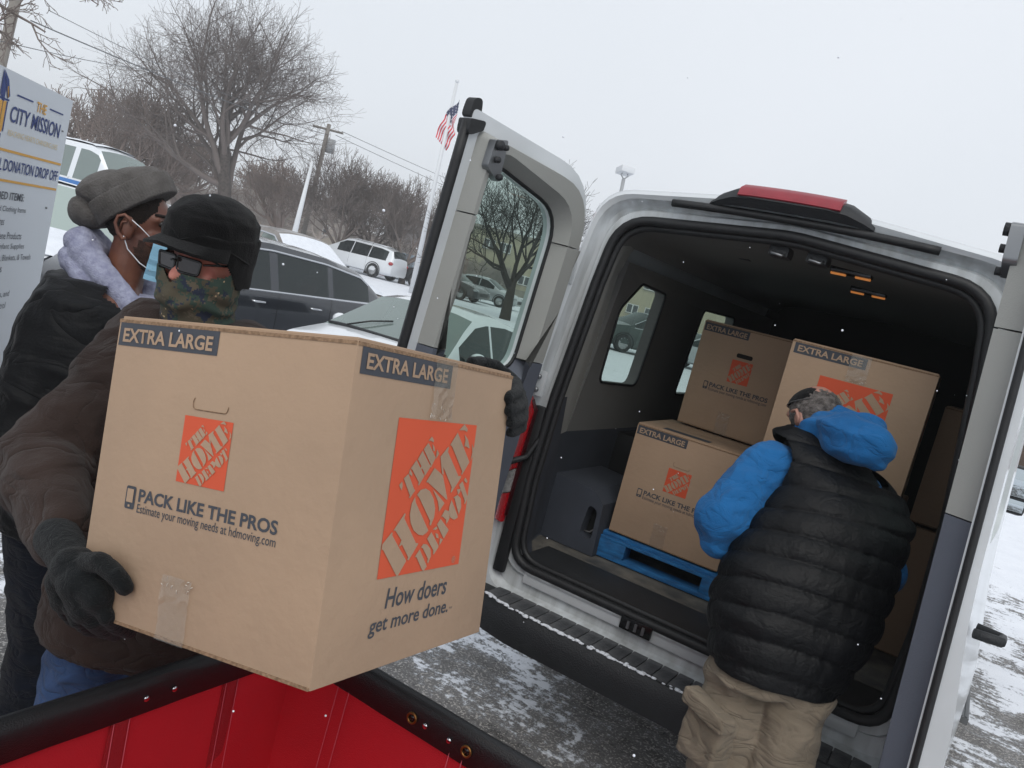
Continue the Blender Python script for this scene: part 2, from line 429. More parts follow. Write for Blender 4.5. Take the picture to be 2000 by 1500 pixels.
# ================================================================== THE VAN
M_WHITE = mat('van_white', 'cfd3d6', .28, noise_amt=.10, noise_scale=2.2, coat=.6, col2='bcc0c2', detail=8)
M_DIRTY = mat('dirty_white', 'cbd0d3', .45, noise_amt=.3, noise_scale=3.5, col2='a3a6a6', detail=12, stretch=(5, 5, .7))
M_RUB = mat('rubber', '17181a', .55, bump=.15, bump_scale=40)
M_PLA = mat('dark_plastic', '232528', .6, bump=.3, bump_scale=160, noise_amt=.3, noise_scale=6)
M_TRIM = mat('grey_trim', '969793', .75, bump=.12, bump_scale=220, noise_amt=.06, noise_scale=3)
M_TRIMD = mat('slate_trim', '565b66', .7, bump=.15, bump_scale=220, noise_amt=.12, noise_scale=3)
M_INT = mat('interior_grey', '6c6c6a', .85, bump=.1, bump_scale=200, noise_amt=.1, noise_scale=2)
M_INTD = mat('interior_slate', '383d47', .8, noise_amt=.25, noise_scale=3)
M_HEAD = mat('headliner', '6c6c6a', .95, bump=.1, bump_scale=300)
M_FLOOR = mat('load_floor', '3a3b3c', .8, noise_amt=.6, noise_scale=9, col2='6b675f', detail=10, bump=.3, bump_scale=70)
M_STEEL = mat('steel', '8a8c8e', .38, .9)
M_BLK = mat('black_gloss', '0d0e0f', .25)
M_VGLASS = glass('van_glass', (0.50, 0.60, 0.55, 1), refl=.06)
M_LENS = mat('red_lens', 'a0101c', .15, coat=.8, emit='ff1020', emit_s=.06, noise_amt=.35, noise_scale=70, bump=.5, bump_scale=150)
M_CLEAR = mat('clear_lens', 'b5b5b3', .2, coat=.8, bump=.8, bump_scale=120, noise_amt=.4, noise_scale=80)

van = empty('van', (0, 0, 0))
tag(van, 'big white cargo van with both rear doors open and boxes loaded inside', 'van')

def mirror_x(cs):
    return cs
def outline(hb, hm, hw1, hw2, ht, zb, zm, zw1, zw2, zt, rt, crown, rb=.08, k=6, dz=0):
    cs = [(-hb, zb, rb), (hb, zb, rb), (hm, zm, .3), (hw1, zw1, .02), (hw2, zw2, .02), (ht, zt, rt), (0, zt + crown, .8), (-ht, zt, rt), (-hw2, zw2, .02), (-hw1, zw1, .02), (-hm, zm, .3)]
    return rpoly(cs, k)
OB = lambda g=0, zb=.48: outline(.94 - g, 1.0 - g, .960 - g, .895 - g, .850 - g, zb + g, 1.12, 1.52, 2.16, 2.47 - g, .30, .09)
RIM = lambda g=0: outline(.90 - g, .925 - g, .905 - g, .845 - g, .80 - g, .60 + g, 1.12, 1.52, 2.10, 2.42 - g, .25, .07, .12)
SEAL = lambda g=0: outline(.81 - g, .83 - g, .815 - g, .765 - g, .725 - g, .735 + g, 1.12, 1.52, 2.05, 2.345 - g, .22, .06, .12)
def ring(o2, y): return [V(x, y, z) for x, z in o2]
K1 = 7
def shell():
    rings = [ring(RIM(-.01), .012), ring(OB(.03), 0.0), ring(OB(.008), .03), ring(OB(), .09), ring(OB(), .5), ring(OB(), 1.2), ring(OB(), 1.78), ring(OB(), 2.65), ring(OB(), 3.4), ring(OB(), 4.3)]
    vs, fs = loft(rings); n = len(rings[0])
    keep = []
    keep = list(fs)
    # drop the quad that spans corner 8 -> corner 9 (window band, left side)
    kk = 8 * K1 + K1 - 1
    keep = [f for f in keep if not (f[0] // n in (4, 6) and f[0] % n == kk)]
    autosmooth(raw('body', vs, keep, M_WHITE, van), 50)
    # nose of the van
    nose = [ring(OB(), 4.3)]
    for y, g, zt in ((4.8, .03, 2.35), (5.2, .06, 1.9), (5.5, .10, 1.45), (5.85, .16, 1.2), (5.98, .3, 1.05)):
        nose.append([V(x * (1 - g), y, min(z, zt - .15 * abs(x))) for x, z in OB()])
    v2, f2 = loft(nose, (False, True)); autosmooth(raw('bonnet', v2, f2, M_WHITE, van), 50)
    # painted jamb
    rings = [ring(RIM(-.01), .012), ring(RIM(.0), .03), ring(RIM(.012), .055), ring(SEAL(-.055), .065), ring(SEAL(-.045), .045), ring(SEAL(-.02), .045), ring(SEAL(0.01), .07)]
    v3, f3 = loft(rings); autosmooth(raw('door_jamb', v3, f3, M_DIRTY, van), 30)
shell()
def sweep_ring(name, o2, y, rad, material, parent, n=8):
    pts = [V(x, y, z) for x, z in o2]; return tube(name, pts, rad, material, parent, n, closed=True)
sweep_ring('door_seal', SEAL(-.004), .035, .021, M_RUB, van)
sweep_ring('door_seal', SEAL(.02), .055, .016, M_RUB, van)

def band(name, ks, rings, material, parent, off=0):
    """open strip of a loft between outline indices"""
    n = len(ks); vs = [r[k] for r in rings for k in ks]; fs = []
    for i in range(len(rings) - 1):
        for j in range(n - 1): fs.append((i * n + j, i * n + j + 1, (i + 1) * n + j + 1, (i + 1) * n + j))
    return autosmooth(raw(name, vs, fs, material, parent), 40)
INN = lambda g=0: outline(.90 - g, .90 - g, .895 - g, .845 - g, .78 - g, .762, 1.12, 1.32, 2.13, 2.33, .16, .045, .02)
ri = [ring(SEAL(.012), .06), ring(SEAL(.0), .16), ring(INN(.03), .30), ring(INN(), .42), ring(INN(), 1.2), ring(INN(), 2.2), ring(INN(), 3.5)]
N = 11 * K1
idx = lambda a, b: [k % N for k in range(a, b)]
# corner numbers: 0 BL 1 BR 2 MR 3 W1R 4 W2R 5 TR 6 TC 7 TL 8 W2L 9 W1L 10 ML
band('floor_panel', idx(3, K1 + 4), ri, M_FLOOR, van)
band('right_wall_lining', idx(K1 + 3, 3 * K1 + 4), ri, M_INTD, van)
band('right_wall_upper_lining', idx(3 * K1 + 3, 5 * K1 + 3), ri, M_INT, van)
band('headliner', idx(5 * K1 + 2, 8 * K1 - 1), ri, M_HEAD, van)
band('left_wall_lining', idx(9 * K1 + 3, 11 * K1 + 4), ri, M_INTD, van)
band('left_pillar_lining', idx(8 * K1 - 2, 9 * K1 + 4), ri[:4], M_TRIM, van)
def lw(u, v, t):      # left wall upper: u along van, v height
    x = -.895 + .05 * max(0, (v - 1.32)) / .81 - .065 * t / .065 * 1.0
    if v > 2.13: x += (v - 2.13) * .5
    return V(x, u, v)
w1 = rpoly([(.60, 1.585, .06), (1.115, 1.575, .06), (1.11, 2.115, .04), (.74, 2.125, .04), (.56, 1.97, .08)][::1], 5)
w2 = rpoly([(1.81, 1.535, .05), (2.55, 1.535, .06), (2.55, 2.115, .06), (1.83, 2.10, .05)], 5)
plate('left_wall_upper_lining', [(.42, 1.32), (3.5, 1.32), (3.5, 2.20), (.42, 2.20)], [w1, w2], 0, .06, lw, M_INT, van, hole_grow=.0)
for wv in (w1, w2):
    o = wrap_sheet('side_window', [(a, b) for a, b in rpoly([(min(p[0] for p in wv) - .05, 1.50, .02), (max(p[0] for p in wv) + .05, 1.50, .02), (max(p[0] for p in wv) + .05, 2.15, .02), (min(p[0] for p in wv) - .05, 2.15, .02)], 2)], lw, .072, M_VGLASS, van)
    tube('window_gasket', [lw(a, b, -.003) for a, b in wv], .007, M_RUB, o, 6, closed=True)
box('cab_shade_panel', (-.95, 3.5, .76), (.95, 3.55, 2.40), mat('interior_dark', '141516', .9), van)  # added dark panel closing off the cab, standing in for its shade
# headliner: welt seam, clips, dome lamps, latch strikers
for x, y in ((-.37, .75), (-.44, 1.35), (-.52, 2.2)):
    box('trim_clip', (x - .03, y - .03, 2.352), (x + .03, y + .03, 2.372), mat('clip', '1c1d1d', .7), van, .006)
M_AMB = mat('amber_lamp', 'c9894a', .4, emit='ffa050', emit_s=.3)
for x, y in ((.183, .42), (.166, 1.13)):
    l = box('dome_lamp', (x - .085, y - .035, 2.345), (x + .085, y + .035, 2.375), M_BLK, van, .01)
    box('lamp_lens', (x - .08, y - .014, 2.338), (x - .02, y + .010, 2.346), M_AMB, l); box('lamp_lens', (x + .02, y - .014, 2.338), (x + .08, y + .010, 2.346), M_AMB, l)
for x in (-.048, .102):
    s = box('door_striker', (x - .042, .075, 2.325), (x + .042, .17, 2.372), M_PLA, van, .015)
    tube('striker_loop', [(x - .025, .078, 2.345), (x - .022, .062, 2.336), (x + .02, .062, 2.33), (x + .028, .078, 2.338)], .006, M_STEEL, s, 6)
# sill: painted face, black scuff plate, striker pocket
box('scuff_plate', (-.79, .055, .742), (.79, .34, .768), M_PLA, van, .008)
box('sill_step', (-.74, .036, .655), (.74, .07, .742), M_WHITE, van, .012)
box('sill_lip', (-.72, .024, .705), (.72, .040, .738), M_DIRTY, van, .006)
pk = box('striker_pocket', (-.235, .010, .668), (-.09, .030, .728), M_BLK, van, .008)
for i in range(3): box('pocket_bar', (-.20 + i * .034, .002, .682), (-.188 + i * .034, .012, .715), M_STEEL, pk)
# header gutter
tube('header_gasket', [V(x, -.008, 2.425 + .035 * (1 - (x / .8) ** 2)) for x in np.linspace(-.50, .52, 20)], .016, M_RUB, van)
# high brake lamp
def hx(x): return 2.435 + .09 * (1 - min(1, abs(x) / .9) ** 2)
hb = []
for x, hgt, dep, base in ((-.345, .008, .012, .012), (-.31, .035, .03, .0), (-.25, .062, .06, -.005), (-.18, .07, .07, -.008), (.12, .07, .07, -.008), (.19, .062, .06, -.005), (.25, .035, .03, .0), (.287, .008, .012, .012)):
    z = hx(x) - .045; hb.append([V(x, .04, z + .012), V(x, -dep * .55, z), V(x, -dep, z + hgt * .45), V(x, -dep * .7, z + hgt * .98), V(x, .02, z + hgt + .02), V(x, .09, z + .045)])
v_, f_ = loft(hb, (True, True)); bl = autosmooth(raw('brake_lamp', v_, f_, M_PLA, van), 40)
ln_ = []
for x in np.linspace(-.225, .165, 8):
    z = hx(x) - .045; ln_.append([V(x, -.066, z + .036), V(x, -.071, z + .04), V(x, -.052, z + .072), V(x, .0, z + .094), V(x, .0, z + .08)])
v_, f_ = loft(ln_, (True, True)); autosmooth(raw('brake_lamp_lens', v_, f_, mat('brake_lens', '8c1e2c', .4, coat=.2, noise_amt=.2, noise_scale=20), bl), 40)
# bumper with step treads
bm = bmesh.new()
prof = [(-.17, .575), (-.178, .54), (-.168, .48), (-.14, .435), (-.05, .42), (.05, .42), (.05, .585), (-.155, .598)]
rg = []
for x in np.linspace(-.93, .93, 15):
    q = max(0, abs(x) - .62) / .31; rg.append([V(x * 1.0, y + .09 * q * q, z) for y, z in prof])
v_, f_ = loft(rg, (True, True)); bumper = autosmooth(raw('rear_bumper', v_, f_, M_PLA, van), 35)
base_t = None
for i in range(24):
    x = -.80 + i * .069
    if base_t is None:
        bm = bmesh.new(); add_box(bm, (-.0325, -.135, 0), (.0325, .045, .008), None, .003); base_t = obj('step_tread', bm, mat('tread', '34363a', .55, noise_amt=.5, noise_scale=12, col2='5b5c5e', bump=.4, bump_scale=90), bumper); o = base_t
    else: o = base_t.copy(); COL.objects.link(o)
    q = max(0, abs(x) - .62) / .31
    o.location = (x, .09 * q * q, .590); o.rotation_euler = (0, 0, random.uniform(-.01, .01))
box('reflector', (-.86, -.158, .50), (-.74, -.140, .545), M_LENS, bumper, .006, Matrix.Rotation(R(0), 4, 'Z') @ Matrix.Translation((0.0, .02, 0)))
box('reflector', (.72, -.168, .50), (.84, -.150, .545), M_LENS, bumper, .006, Matrix.Translation((0.0, .012, 0)))
# tail lamps on the rear corners
def tail(sx):
    def f(u, v, t):
        a = u / .085 * R(70); x = .895 + .085 * math.sin(a) * 1.0 + .01; y = .10 - .085 * math.cos(a) * 1.15 - t
        return V(sx * (x - .02 - .05 * max(0, v - 1.15)), y - .005, v)
    def piece(name, pts, m_, t=.0, par=None):
        return plate(name, pts, [], t - .02, t + .008, f, m_, par or van, cutu=[.02, .04, .06])
    lamp = piece('tail_lamp', [(.0, .93), (.075, .93), (.085, 1.50), (.05, 1.50), (.0, 1.44)], mat('lamp_housing', '3a0a10', .3))
    piece('red_lens', [(.004, 1.16), (.078, 1.10), (.083, 1.56), (.062, 1.53), (.004, 1.43)], M_LENS, .012, lamp)
    piece('red_lens', [(.004, .90), (.075, .90), (.076, 1.0), (.004, 1.04)], M_LENS, .012, lamp)
    piece('clear_lens', [(.004, 1.045), (.076, 1.005), (.078, 1.095), (.004, 1.155)], M_CLEAR, .012, lamp)
tail(-1); tail(1)
box('jamb_cover', (-.895, .015, .66), (-.835, .05, 1.46), M_RUB, van, .015); box('jamb_cover', (.835, .015, .66), (.895, .05, 1.46), M_RUB, van, .015)
for z in (1.50, 2.02):
    h = box('hinge', (-.93, -.005, z), (-.862, .018, z + .12), M_WHITE, van, .012)
    for dz in (.03, .09):
        tube('bolt', [(-.895, -.02, z + dz), (-.895, -.004, z + dz)], .012, M_STEEL, h, 8)
for z in (1.43, 1.36): tube('check_strap', [(-.98, -.03, z), (-.90, .02, z - .01), (-.83, .03, z - .015)], .008, M_BLK, van, 6)
hp = [(-.955, -.10, 1.42), (-.965, -.13, 1.32), (-.95, -.12, 1.22), (-.90, -.06, 1.19), (-.86, .0, 1.22), (-.83, .03, 1.32), (-.82, .04, 1.40)]
hh = []
for i in range(len(hp) - 1):
    for j in range(12): hh.append(Vector(hp[i]).lerp(Vector(hp[i + 1]), j / 12))
tube('wiring_conduit', hh, [.013 + .0025 * (i % 2) for i in range(len(hh))], M_RUB, van, 8)
# wheelhouse cover with a hole and black block behind
wh = plate('wheelhouse_cover', [(-.90, .766), (-.60, .766), (-.615, 1.03), (-.68, 1.085), (-.90, 1.10)], [rpoly([(-.70, .85, .02), (-.63, .84, .02), (-.635, .99, .03), (-.685, 1.01, .02)], 3)], 0, .55, lambda u, v, t: V(u + .0 * t, .45 + t, v), M_INTD, van)
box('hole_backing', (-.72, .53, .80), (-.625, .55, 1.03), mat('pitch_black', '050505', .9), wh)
tube('tyre_edge', [(-.70, .50, .86), (-.66, .485, .868), (-.63, .49, .90), (-.62, .50, .95)], .004, mat('pale_rim', '6f6f70', .6), wh, 6)
box('black_block', (-.905, 1.1, .95), (-.60, 1.7, 1.30), mat('black_bin', '0f1012', .7), van, .02)  # black block behind the wheelhouse cover, taken for a storage box
# wheels, running board, mirror
def wheel(name, c, rad, wid, parent, axis='x', rimcol='9a9c9e'):
    prof = [(rad * .62, -wid / 2), (rad * .93, -wid / 2), (rad, -wid * .36), (rad, wid * .36), (rad * .93, wid / 2), (rad * .62, wid / 2)]
    n = 28; vs = []; fs = []
    for k in range(n):
        a = 2 * math.pi * k / n
        for r_, x in prof: vs.append((x, r_ * math.cos(a), r_ * math.sin(a)))
    q = len(prof)
    for k in range(n):
        for j in range(q - 1): fs.append((k * q + j, k * q + j + 1, ((k + 1) % n) * q + j + 1, ((k + 1) % n) * q + j))
    w_ = empty(name); w_.parent = parent; w_.location = c
    t_ = autosmooth(raw('tyre', vs, fs, M_RUB, w_), 40)
    vs = []; fs = []
    for sgn in (-1, 1):
        o_ = len(vs); vs.append((sgn * wid * .30, 0, 0))
        for k in range(20):
            a = 2 * math.pi * k / 20; r_ = rad * .64 if True else 0
            vs.append((sgn * (wid * .42 if k % 2 else wid * .30), r_ * math.cos(a), r_ * math.sin(a)))
        for k in range(20): fs.append((o_, o_ + 1 + k, o_ + 1 + (k + 1) % 20))
    raw('rim', vs, fs, mat('rim_' + rimcol, rimcol, .35, .6), w_)
    return w_
for sx in (-1, 1):
    wheel('wheel', (sx * .86, 1.15, .35), .35, .24, van); wheel('wheel', (sx * .88, 4.75, .35), .35, .22, van)
rb = plate('running_board', [(1.6, .0), (4.1, .0), (4.1, .17), (1.6, .17)], [], 0, .035, lambda u, v, t: V(1.0 + v, u, .36 + t), mat('alu_tread', '77797b', .5, .5, noise_amt=.3, noise_scale=20), van)
for i in range(7): box('tread_rib', (1.012 + i * .023, 1.6, .395), (1.024 + i * .023, 4.1, .402), mat('alu_rib', '5c5e60', .5, .5), rb)
mr_ = box('side_mirror', (1.01, 4.22, 1.20), (1.27, 4.36, 1.58), M_PLA, van, .04)
box('mirror_glass', (1.025, 4.205, 1.34), (1.255, 4.222, 1.56), mat('mirror', 'c0c8cc', .03, 1.0), mr_, .01)
box('mirror_glass', (1.025, 4.205, 1.225), (1.255, 4.222, 1.32), mat('mirror', 'c0c8cc', .03, 1.0), mr_, .01)
box('mirror_arm', (.98, 4.27, 1.32), (1.08, 4.33, 1.44), M_PLA, mr_, .02)

# doors
def door(sx, th):
    th = R(th)
    if sx < 0: e = V(math.cos(th), -math.sin(th), 0); nn = V(math.sin(th), math.cos(th), 0)
    else: e = V(-math.cos(th), -math.sin(th), 0); nn = V(-math.sin(th), math.cos(th), 0)
    def f(s, v, t):
        hxx = sx * ((.945 if sx < 0 else .955) - .055 * (v - 1.67))
        bulge = -.035 * math.exp(-((v - 1.05) / .28) ** 2) if t < .02 else 0
        return V(hxx, 0, v) + e * s + nn * (t + bulge)
    W = .82; top = 2.53
    out_ = rpoly([(0, .60, .06), (W, .60, .03), (W, top, .02), (0.0, top - .05, .30)], 7)
    win = rpoly([(.20, 1.60, .09), (.685, 1.60, .06), (.685, 2.385, .08), (.205, 2.29, .17)], 6)
    cuts = [.8, .9, 1.0, 1.1, 1.2, 1.3, 1.4, 1.55, 1.8, 2.0, 2.2]
    d = plate('rear_door', out_, [win], 0, .045, f, M_WHITE, van, cutv=cuts)
    inn = rpoly([(.06, .66, .04), (W - .05, .66, .03), (W - .05, top - .06, .03), (.06, top - .10, .26)], 7)
    kw = dict(cutv=[.9, 1.1, 1.3, 1.5, 1.9, 2.1], hole_grow=.045, outer_shrink=.022)
    plate('trim_panel', inn, [win], .045, .115, f, M_TRIMD, d, keepv=(.66, 1.655), **kw)['label'] = 'dark slate lower door trim'
    plate('trim_panel', inn, [win], .045, .115, f, M_TRIM, d, keepv=(1.659, 2.165), keepu=(0, .4), **kw)
    plate('trim_panel', inn, [win], .045, .115, f, M_TRIM, d, keepv=(1.659, 2.165), keepu=(.4, .9), **kw)
    plate('trim_panel', inn, [win], .045, .115, f, M_TRIM, d, keepv=(2.170, 2.60), **kw)['label'] = 'light grey top door trim'
    o = wrap_sheet('door_window', rpoly([(.17, 1.58, .06), (.71, 1.58, .06), (.71, 2.41, .06), (.17, 2.32, .1)], 4), f, .022, M_VGLASS, d)
    tube('window_gasket', [f(a, b, .05) for a, b in win], .008, M_RUB, o, 6, closed=True)
    if True:
        tube('weatherstrip', [f(W + .004, z, .03) for z in np.linspace(.62, 2.48, 14)], .020 if sx < 0 else .010, M_RUB, d, 8)
    # top corner cap and latch
    cp = plate('corner_cap', rpoly([(W - .045, 2.505, .01), (W + .016, 2.49, .02), (W + .010, 2.565, .025), (W - .030, 2.572, .02)], 4), [], .0, .042, f, M_RUB, d)
    plate('corner_cap', rpoly([(W - .055, 2.465, .01), (W + .014, 2.425, .02), (W + .02, 2.488, .01), (W - .060, 2.50, .015)], 4), [], .0, .062, f, M_RUB, d)
    la = plate('door_latch', rpoly([(.685, 2.30, .01), (.765, 2.34, .02), (.762, 2.44, .01), (.70, 2.455, .01)], 3), [], .10, .135, f, M_STEEL, d)
    for (a, b, r_) in ((.742, 2.425, .018), (.70, 2.32, .012), (.735, 2.375, .012), (.71, 2.425, .01)):
        tube('latch_bolt', [f(a, b, .13), f(a, b, .15)], r_, M_PLA, la, 8)
    lb = plate('lower_latch', rpoly([(.70, .78, .01), (.765, .76, .01), (.765, .86, .01), (.70, .88, .01)], 3), [], .10, .122, f, M_BLK, d)
    lb['label'] = 'black latch recess at the foot of the door'
    if sx > 0:
        tube('outer_handle', [f(.60, 1.36, -.01), f(.61, 1.36, -.075), f(.70, 1.37, -.075), f(.72, 1.37, -.01)], .014, M_PLA, d, 8)
    return f
door(-1, 100); door(1, 86.3)
# ================================================================== CARDBOARD BOXES
M_CARD = mat('cardboard', 'a98e75', .82, noise_amt=.05, noise_scale=2.2, bump=.16, bump_scale=45, col2='98806a', detail=14)
M_EDGE = mat('corrugated_edge', '94785e', .9, noise_amt=.5, noise_scale=160, col2='6b543f')
M_INK = mat('grey_ink', '3d4047', .75)
M_ORG = mat('orange_ink', 'c8502f', .75, noise_amt=.05, noise_scale=6)
M_TAPE = glass('tape', (.93, .91, .88, 1), .22, .05, solid=.10, solid_col=(.62, .57, .50, 1))
def M_KR(): return M_CARD
LQ = [(328, 145), (952, 207), (820, 1327), (148, 1457)]
def homog(src, dst):
    A = []
    for (x, y), (u, v) in zip(src, dst): A += [[x, y, 1, 0, 0, 0, -u * x, -u * y, -u], [0, 0, 0, x, y, 1, -v * x, -v * y, -v]]
    return np.linalg.svd(np.array(A, float))[2][-1].reshape(3, 3)
HL = homog(LQ, [(0, 1), (1, 1), (1, 0), (0, 0)])
def lm(p): q = HL @ [p[0], p[1], 1]; return (max(-.0, min(1.0, q[0] / q[2])), max(0, min(1.0, q[1] / q[2])))
GLY = [ # the stencil capitals, outlines in the flat of the print
 [(325,680),(350,652),(354,690),(345,725),(332,700)], [(362,628),(400,590),(447,715),(457,722),(412,788),(405,780),(412,765)], [(404,588),(412,552),(432,590),(428,612),(414,598)],
 [(418,548),(465,480),(474,500),(530,608),(485,685),(478,680),(485,660),(432,560)], [(475,475),(515,405),(522,424),(578,530),(572,545),(536,604),(527,600),(530,585),(512,550),(500,560),(497,545),(505,530)],
 [(522,395),(560,345),(568,359),(620,462),(582,540),(575,535),(580,515)], [(560,328),(588,293),(605,325),(600,340),(580,328)], [(592,352),(608,375),(614,410),(598,408)], [(630,395),(648,430),(622,472),(625,430)],
 [(176,1165),(268,1062),(272,1070),(270,1090),(385,1300),(318,1420),(304,1424),(296,1410),(195,1210),(172,1208)],
 [(278,1052),(372,908),(378,915),(368,950),(465,1155),(483,1152),(480,1165),(405,1295),(392,1290),(400,1270),(350,1165),(330,1182),(325,1178),(345,1130),(295,1050)],
 [(455,775),(428,830),(412,920),(420,990),(445,1050),(485,1085),(520,1090),(548,1070),(565,1050),(555,1028),(460,820)],
 [(470,760),(500,720),(540,708),(575,730),(605,790),(620,870),(612,940),(585,1010),(575,1005),(575,985),(580,975),(490,785)],
 [(543,658),(612,543),(680,605),(718,795),(712,800),(560,660)], [(598,712),(690,820),(695,828),(650,898),(648,860),(640,810)],
 [(658,455),(720,375),(727,382),(718,415),(806,610),(826,606),(824,625),(750,742),(743,738),(752,700),(682,535),(686,600),(672,590)],
 [(735,362),(795,262),(802,280),(893,497),(835,598),(828,595),(835,570),(750,370)], [(806,245),(850,195),(875,235),(870,258),(850,245),(820,245)],
 [(850,275),(880,320),(893,385),(885,387),(865,372),(850,375),(858,320)], [(912,350),(940,400),(934,450),(918,455),(900,492),(915,420)],
 [(455,1268),(495,1205),(555,1345),(528,1388),(515,1375),(470,1270)], [(505,1190),(525,1160),(555,1165),(583,1200),(588,1260),(565,1322),(558,1312),(562,1280),(520,1195)],
 [(555,1118),(590,1062),(650,1175),(648,1190),(610,1250),(605,1240),(608,1215)], [(600,1042),(632,1015),(640,1035),(625,1045)], [(622,1070),(645,1080),(650,1115),(630,1108)], [(660,1110),(685,1125),(655,1175)],
 [(635,1000),(665,955),(732,1045),(730,1050),(692,1117),(685,1105)], [(668,940),(700,880),(735,895),(738,950),(712,1000),(708,960),(680,935)],
 [(735,855),(730,900),(745,945),(775,962),(805,945),(800,920),(752,800)], [(762,785),(800,760),(828,790),(832,860),(812,920),(808,905),(775,785)],
 [(795,715),(825,712),(822,735),(805,760)], [(812,680),(840,650),(890,780),(862,836),(855,830),(860,810)], [(850,640),(862,620),(880,650),(872,665),(860,655)]]
GLY = [[lm(p) for p in g] for g in GLY]
def tri_poly(polys, fmap):
    bm = bmesh.new()
    for g in polys:
        vs = [bm.verts.new((x, y, 0)) for x, y in g]; es = [bm.edges.new((vs[i], vs[(i + 1) % len(vs)])) for i in range(len(vs))]
        bmesh.ops.triangle_fill(bm, edges=es, use_beauty=True)
    for v in bm.verts: v.co = fmap(v.co.x, v.co.y)
    return bm
def cardboard_box(name, W, D, H, faces, holes=True, tape=True, dark=False, hand_hole=False):
    """box with its front along local x, faces = which prints: ('small', 'front') ..."""
    bm = bmesh.new(); add_box(bm, (0, 0, 0), (W, D, H), None, .004)
    r = autosmooth(obj(name, bm, M_CARD), 30)
    # corrugated top edge: the closed flaps
    fl = box('top_flap', (.004, .004, H - .001), (W - .004, D / 2 - .0015, H + .0045), M_CARD, r, .0015)
    fl2 = box('top_flap', (.004, D / 2 + .0015, H - .001), (W - .004, D - .004, H + .0045), M_CARD, r, .0015)
    box('flap_edge', (.002, -.0012, H - .0075), (W - .002, .003, H - .0015), M_EDGE, r)
    box('flap_edge', (W - .003, .002, H - .0075), (W + .0012, D - .002, H - .0015), M_EDGE, r)
    box('flap_edge', (.002, -.0015, .001), (W - .002, .003, .006), M_EDGE, r)
    e1 = .0006; e2 = .0012
    for kind, side in faces:
        if side == 'front': w_, F = W, (lambda t: (lambda u, v: V(u * W, -t, v * H)))
        elif side == 'right': w_, F = D, (lambda t: (lambda u, v: V(W + t, u * D, v * H)))
        elif side == 'top': w_, F = W, (lambda t: (lambda u, v: V(u * W, v * D, H + .0045 + t)))
        elif side == 'left': w_, F = D, (lambda t: (lambda u, v: V(-t, D - u * D, v * H)))
        f1 = F(e1 * 1.5); f2 = F(e2 * 1.7)
        def quad(nm, u0, v0, u1, v1, m_, f, par=r):
            b_ = bmesh.new(); b_.faces.new([b_.verts.new(f(a, b)) for a, b in ((u0, v0), (u1, v0), (u1, v1), (u0, v1))]); return obj(nm, b_, m_, par)
        if kind == 'small':
            quad('label_band', .012, .908, .47, .986, M_INK, f1); lettering('band_lettering', 'EXTRA LARGE', (.034, .92, .448, .968), f2, M_CARD, r, .026)
            lo = quad('logo_panel', .373, .497, .580, .709, M_ORG, f1)
            o = obj('logo_lettering', tri_poly(GLY, lambda x, y: f2(.373 + x * .207, .497 + y * .212)), M_CARD, r)
            lettering('logo_lettering', 'PACK LIKE THE PROS', (.218, .404, .808, .447), f1, M_INK, r, .028)
            lettering('fine_print', 'Estimate your moving needs at hdmoving.com', (.218, .360, .808, .398), f1, M_INK, r, .004)
            ic = tri_poly([rpoly([(.158, .375, .008), (.203, .375, .008), (.203, .45, .008), (.158, .45, .008)], 3)], f1); obj('phone_icon', ic, M_INK, r)
            quad('phone_icon', .1655, .397, .1955, .441, M_CARD, f2); quad('phone_icon', .176, .382, .185, .389, M_CARD, f2)
            if hand_hole:
                obj('hand_hole', tri_poly([rpoly([(.40, .735, .02), (.56, .735, .02), (.56, .775, .02), (.40, .775, .02)], 4)], f1), mat('hole_dark', '120c08', .9), r)
            else:
                hp_ = [f1(a, b) for a, b in rpoly([(.40, .732, .018), (.55, .732, .018), (.55, .772, .018), (.40, .772, .018)], 4)]
                tube('hand_hole_cut', [hp_[i] for i in list(range(17, 20)) + list(range(0, 11))], .0009, M_EDGE, r, 4)
            tu, tv0, tv1 = .385, 0, .205
        elif kind == 'big':
            quad('label_band', .024, .906, .535, .985, M_INK, f1); lettering('band_lettering', 'EXTRA LARGE', (.050, .922, .507, .970), f2, M_CARD, r, .026)
            quad('logo_panel', .254, .288, .757, .792, M_ORG, f1)
            obj('logo_lettering', tri_poly(GLY, lambda x, y: f2(.254 + x * .503, .288 + y * .504)), M_CARD, r)
            lettering('registered_mark', '®', (.700, .297, .725, .321), f2, M_CARD, r)
            lettering('slogan', 'How doers', (.318, .188, .69, .252), f1, M_INK, r, .014, .12)
            lettering('slogan', 'get more done.', (.245, .105, .72, .168), f1, M_INK, r, .014, .12)
            lettering('trade_mark', 'TM', (.732, .128, .752, .136), f1, M_INK, r)
            tu, tv0, tv1 = .425, .80, 1.0
        elif kind == 'bandonly':
            quad('label_band', .2, .08, .62, .22, M_INK, f1); continue
        # strip of clear tape with a crumpled end
        if tape:
            b_ = bmesh.new(); n_ = 10; wv = .125 if kind == 'small' else .135; rows = []
            f3 = F(e2 * 2.6)
            for i in range(n_ + 1):
                v = tv0 + (tv1 - tv0) * i / n_; row = []
                for j in range(6):
                    u = tu + wv * j / 5; p = f3(u + random.uniform(-.003, .003) * (j in (0, 5)), v)
                    nrm = (F(1)(u, v) - F(0)(u, v)) * random.uniform(0, .0035) * (1 if (i >= n_ - 4) == (kind == 'small') else .2)
                    row.append(b_.verts.new(p + nrm))
                rows.append(row)
            for i in range(n_):
                for j in range(5): b_.faces.new((rows[i][j], rows[i][j + 1], rows[i + 1][j + 1], rows[i + 1][j]))
            obj('packing_tape', b_, M_TAPE, r)
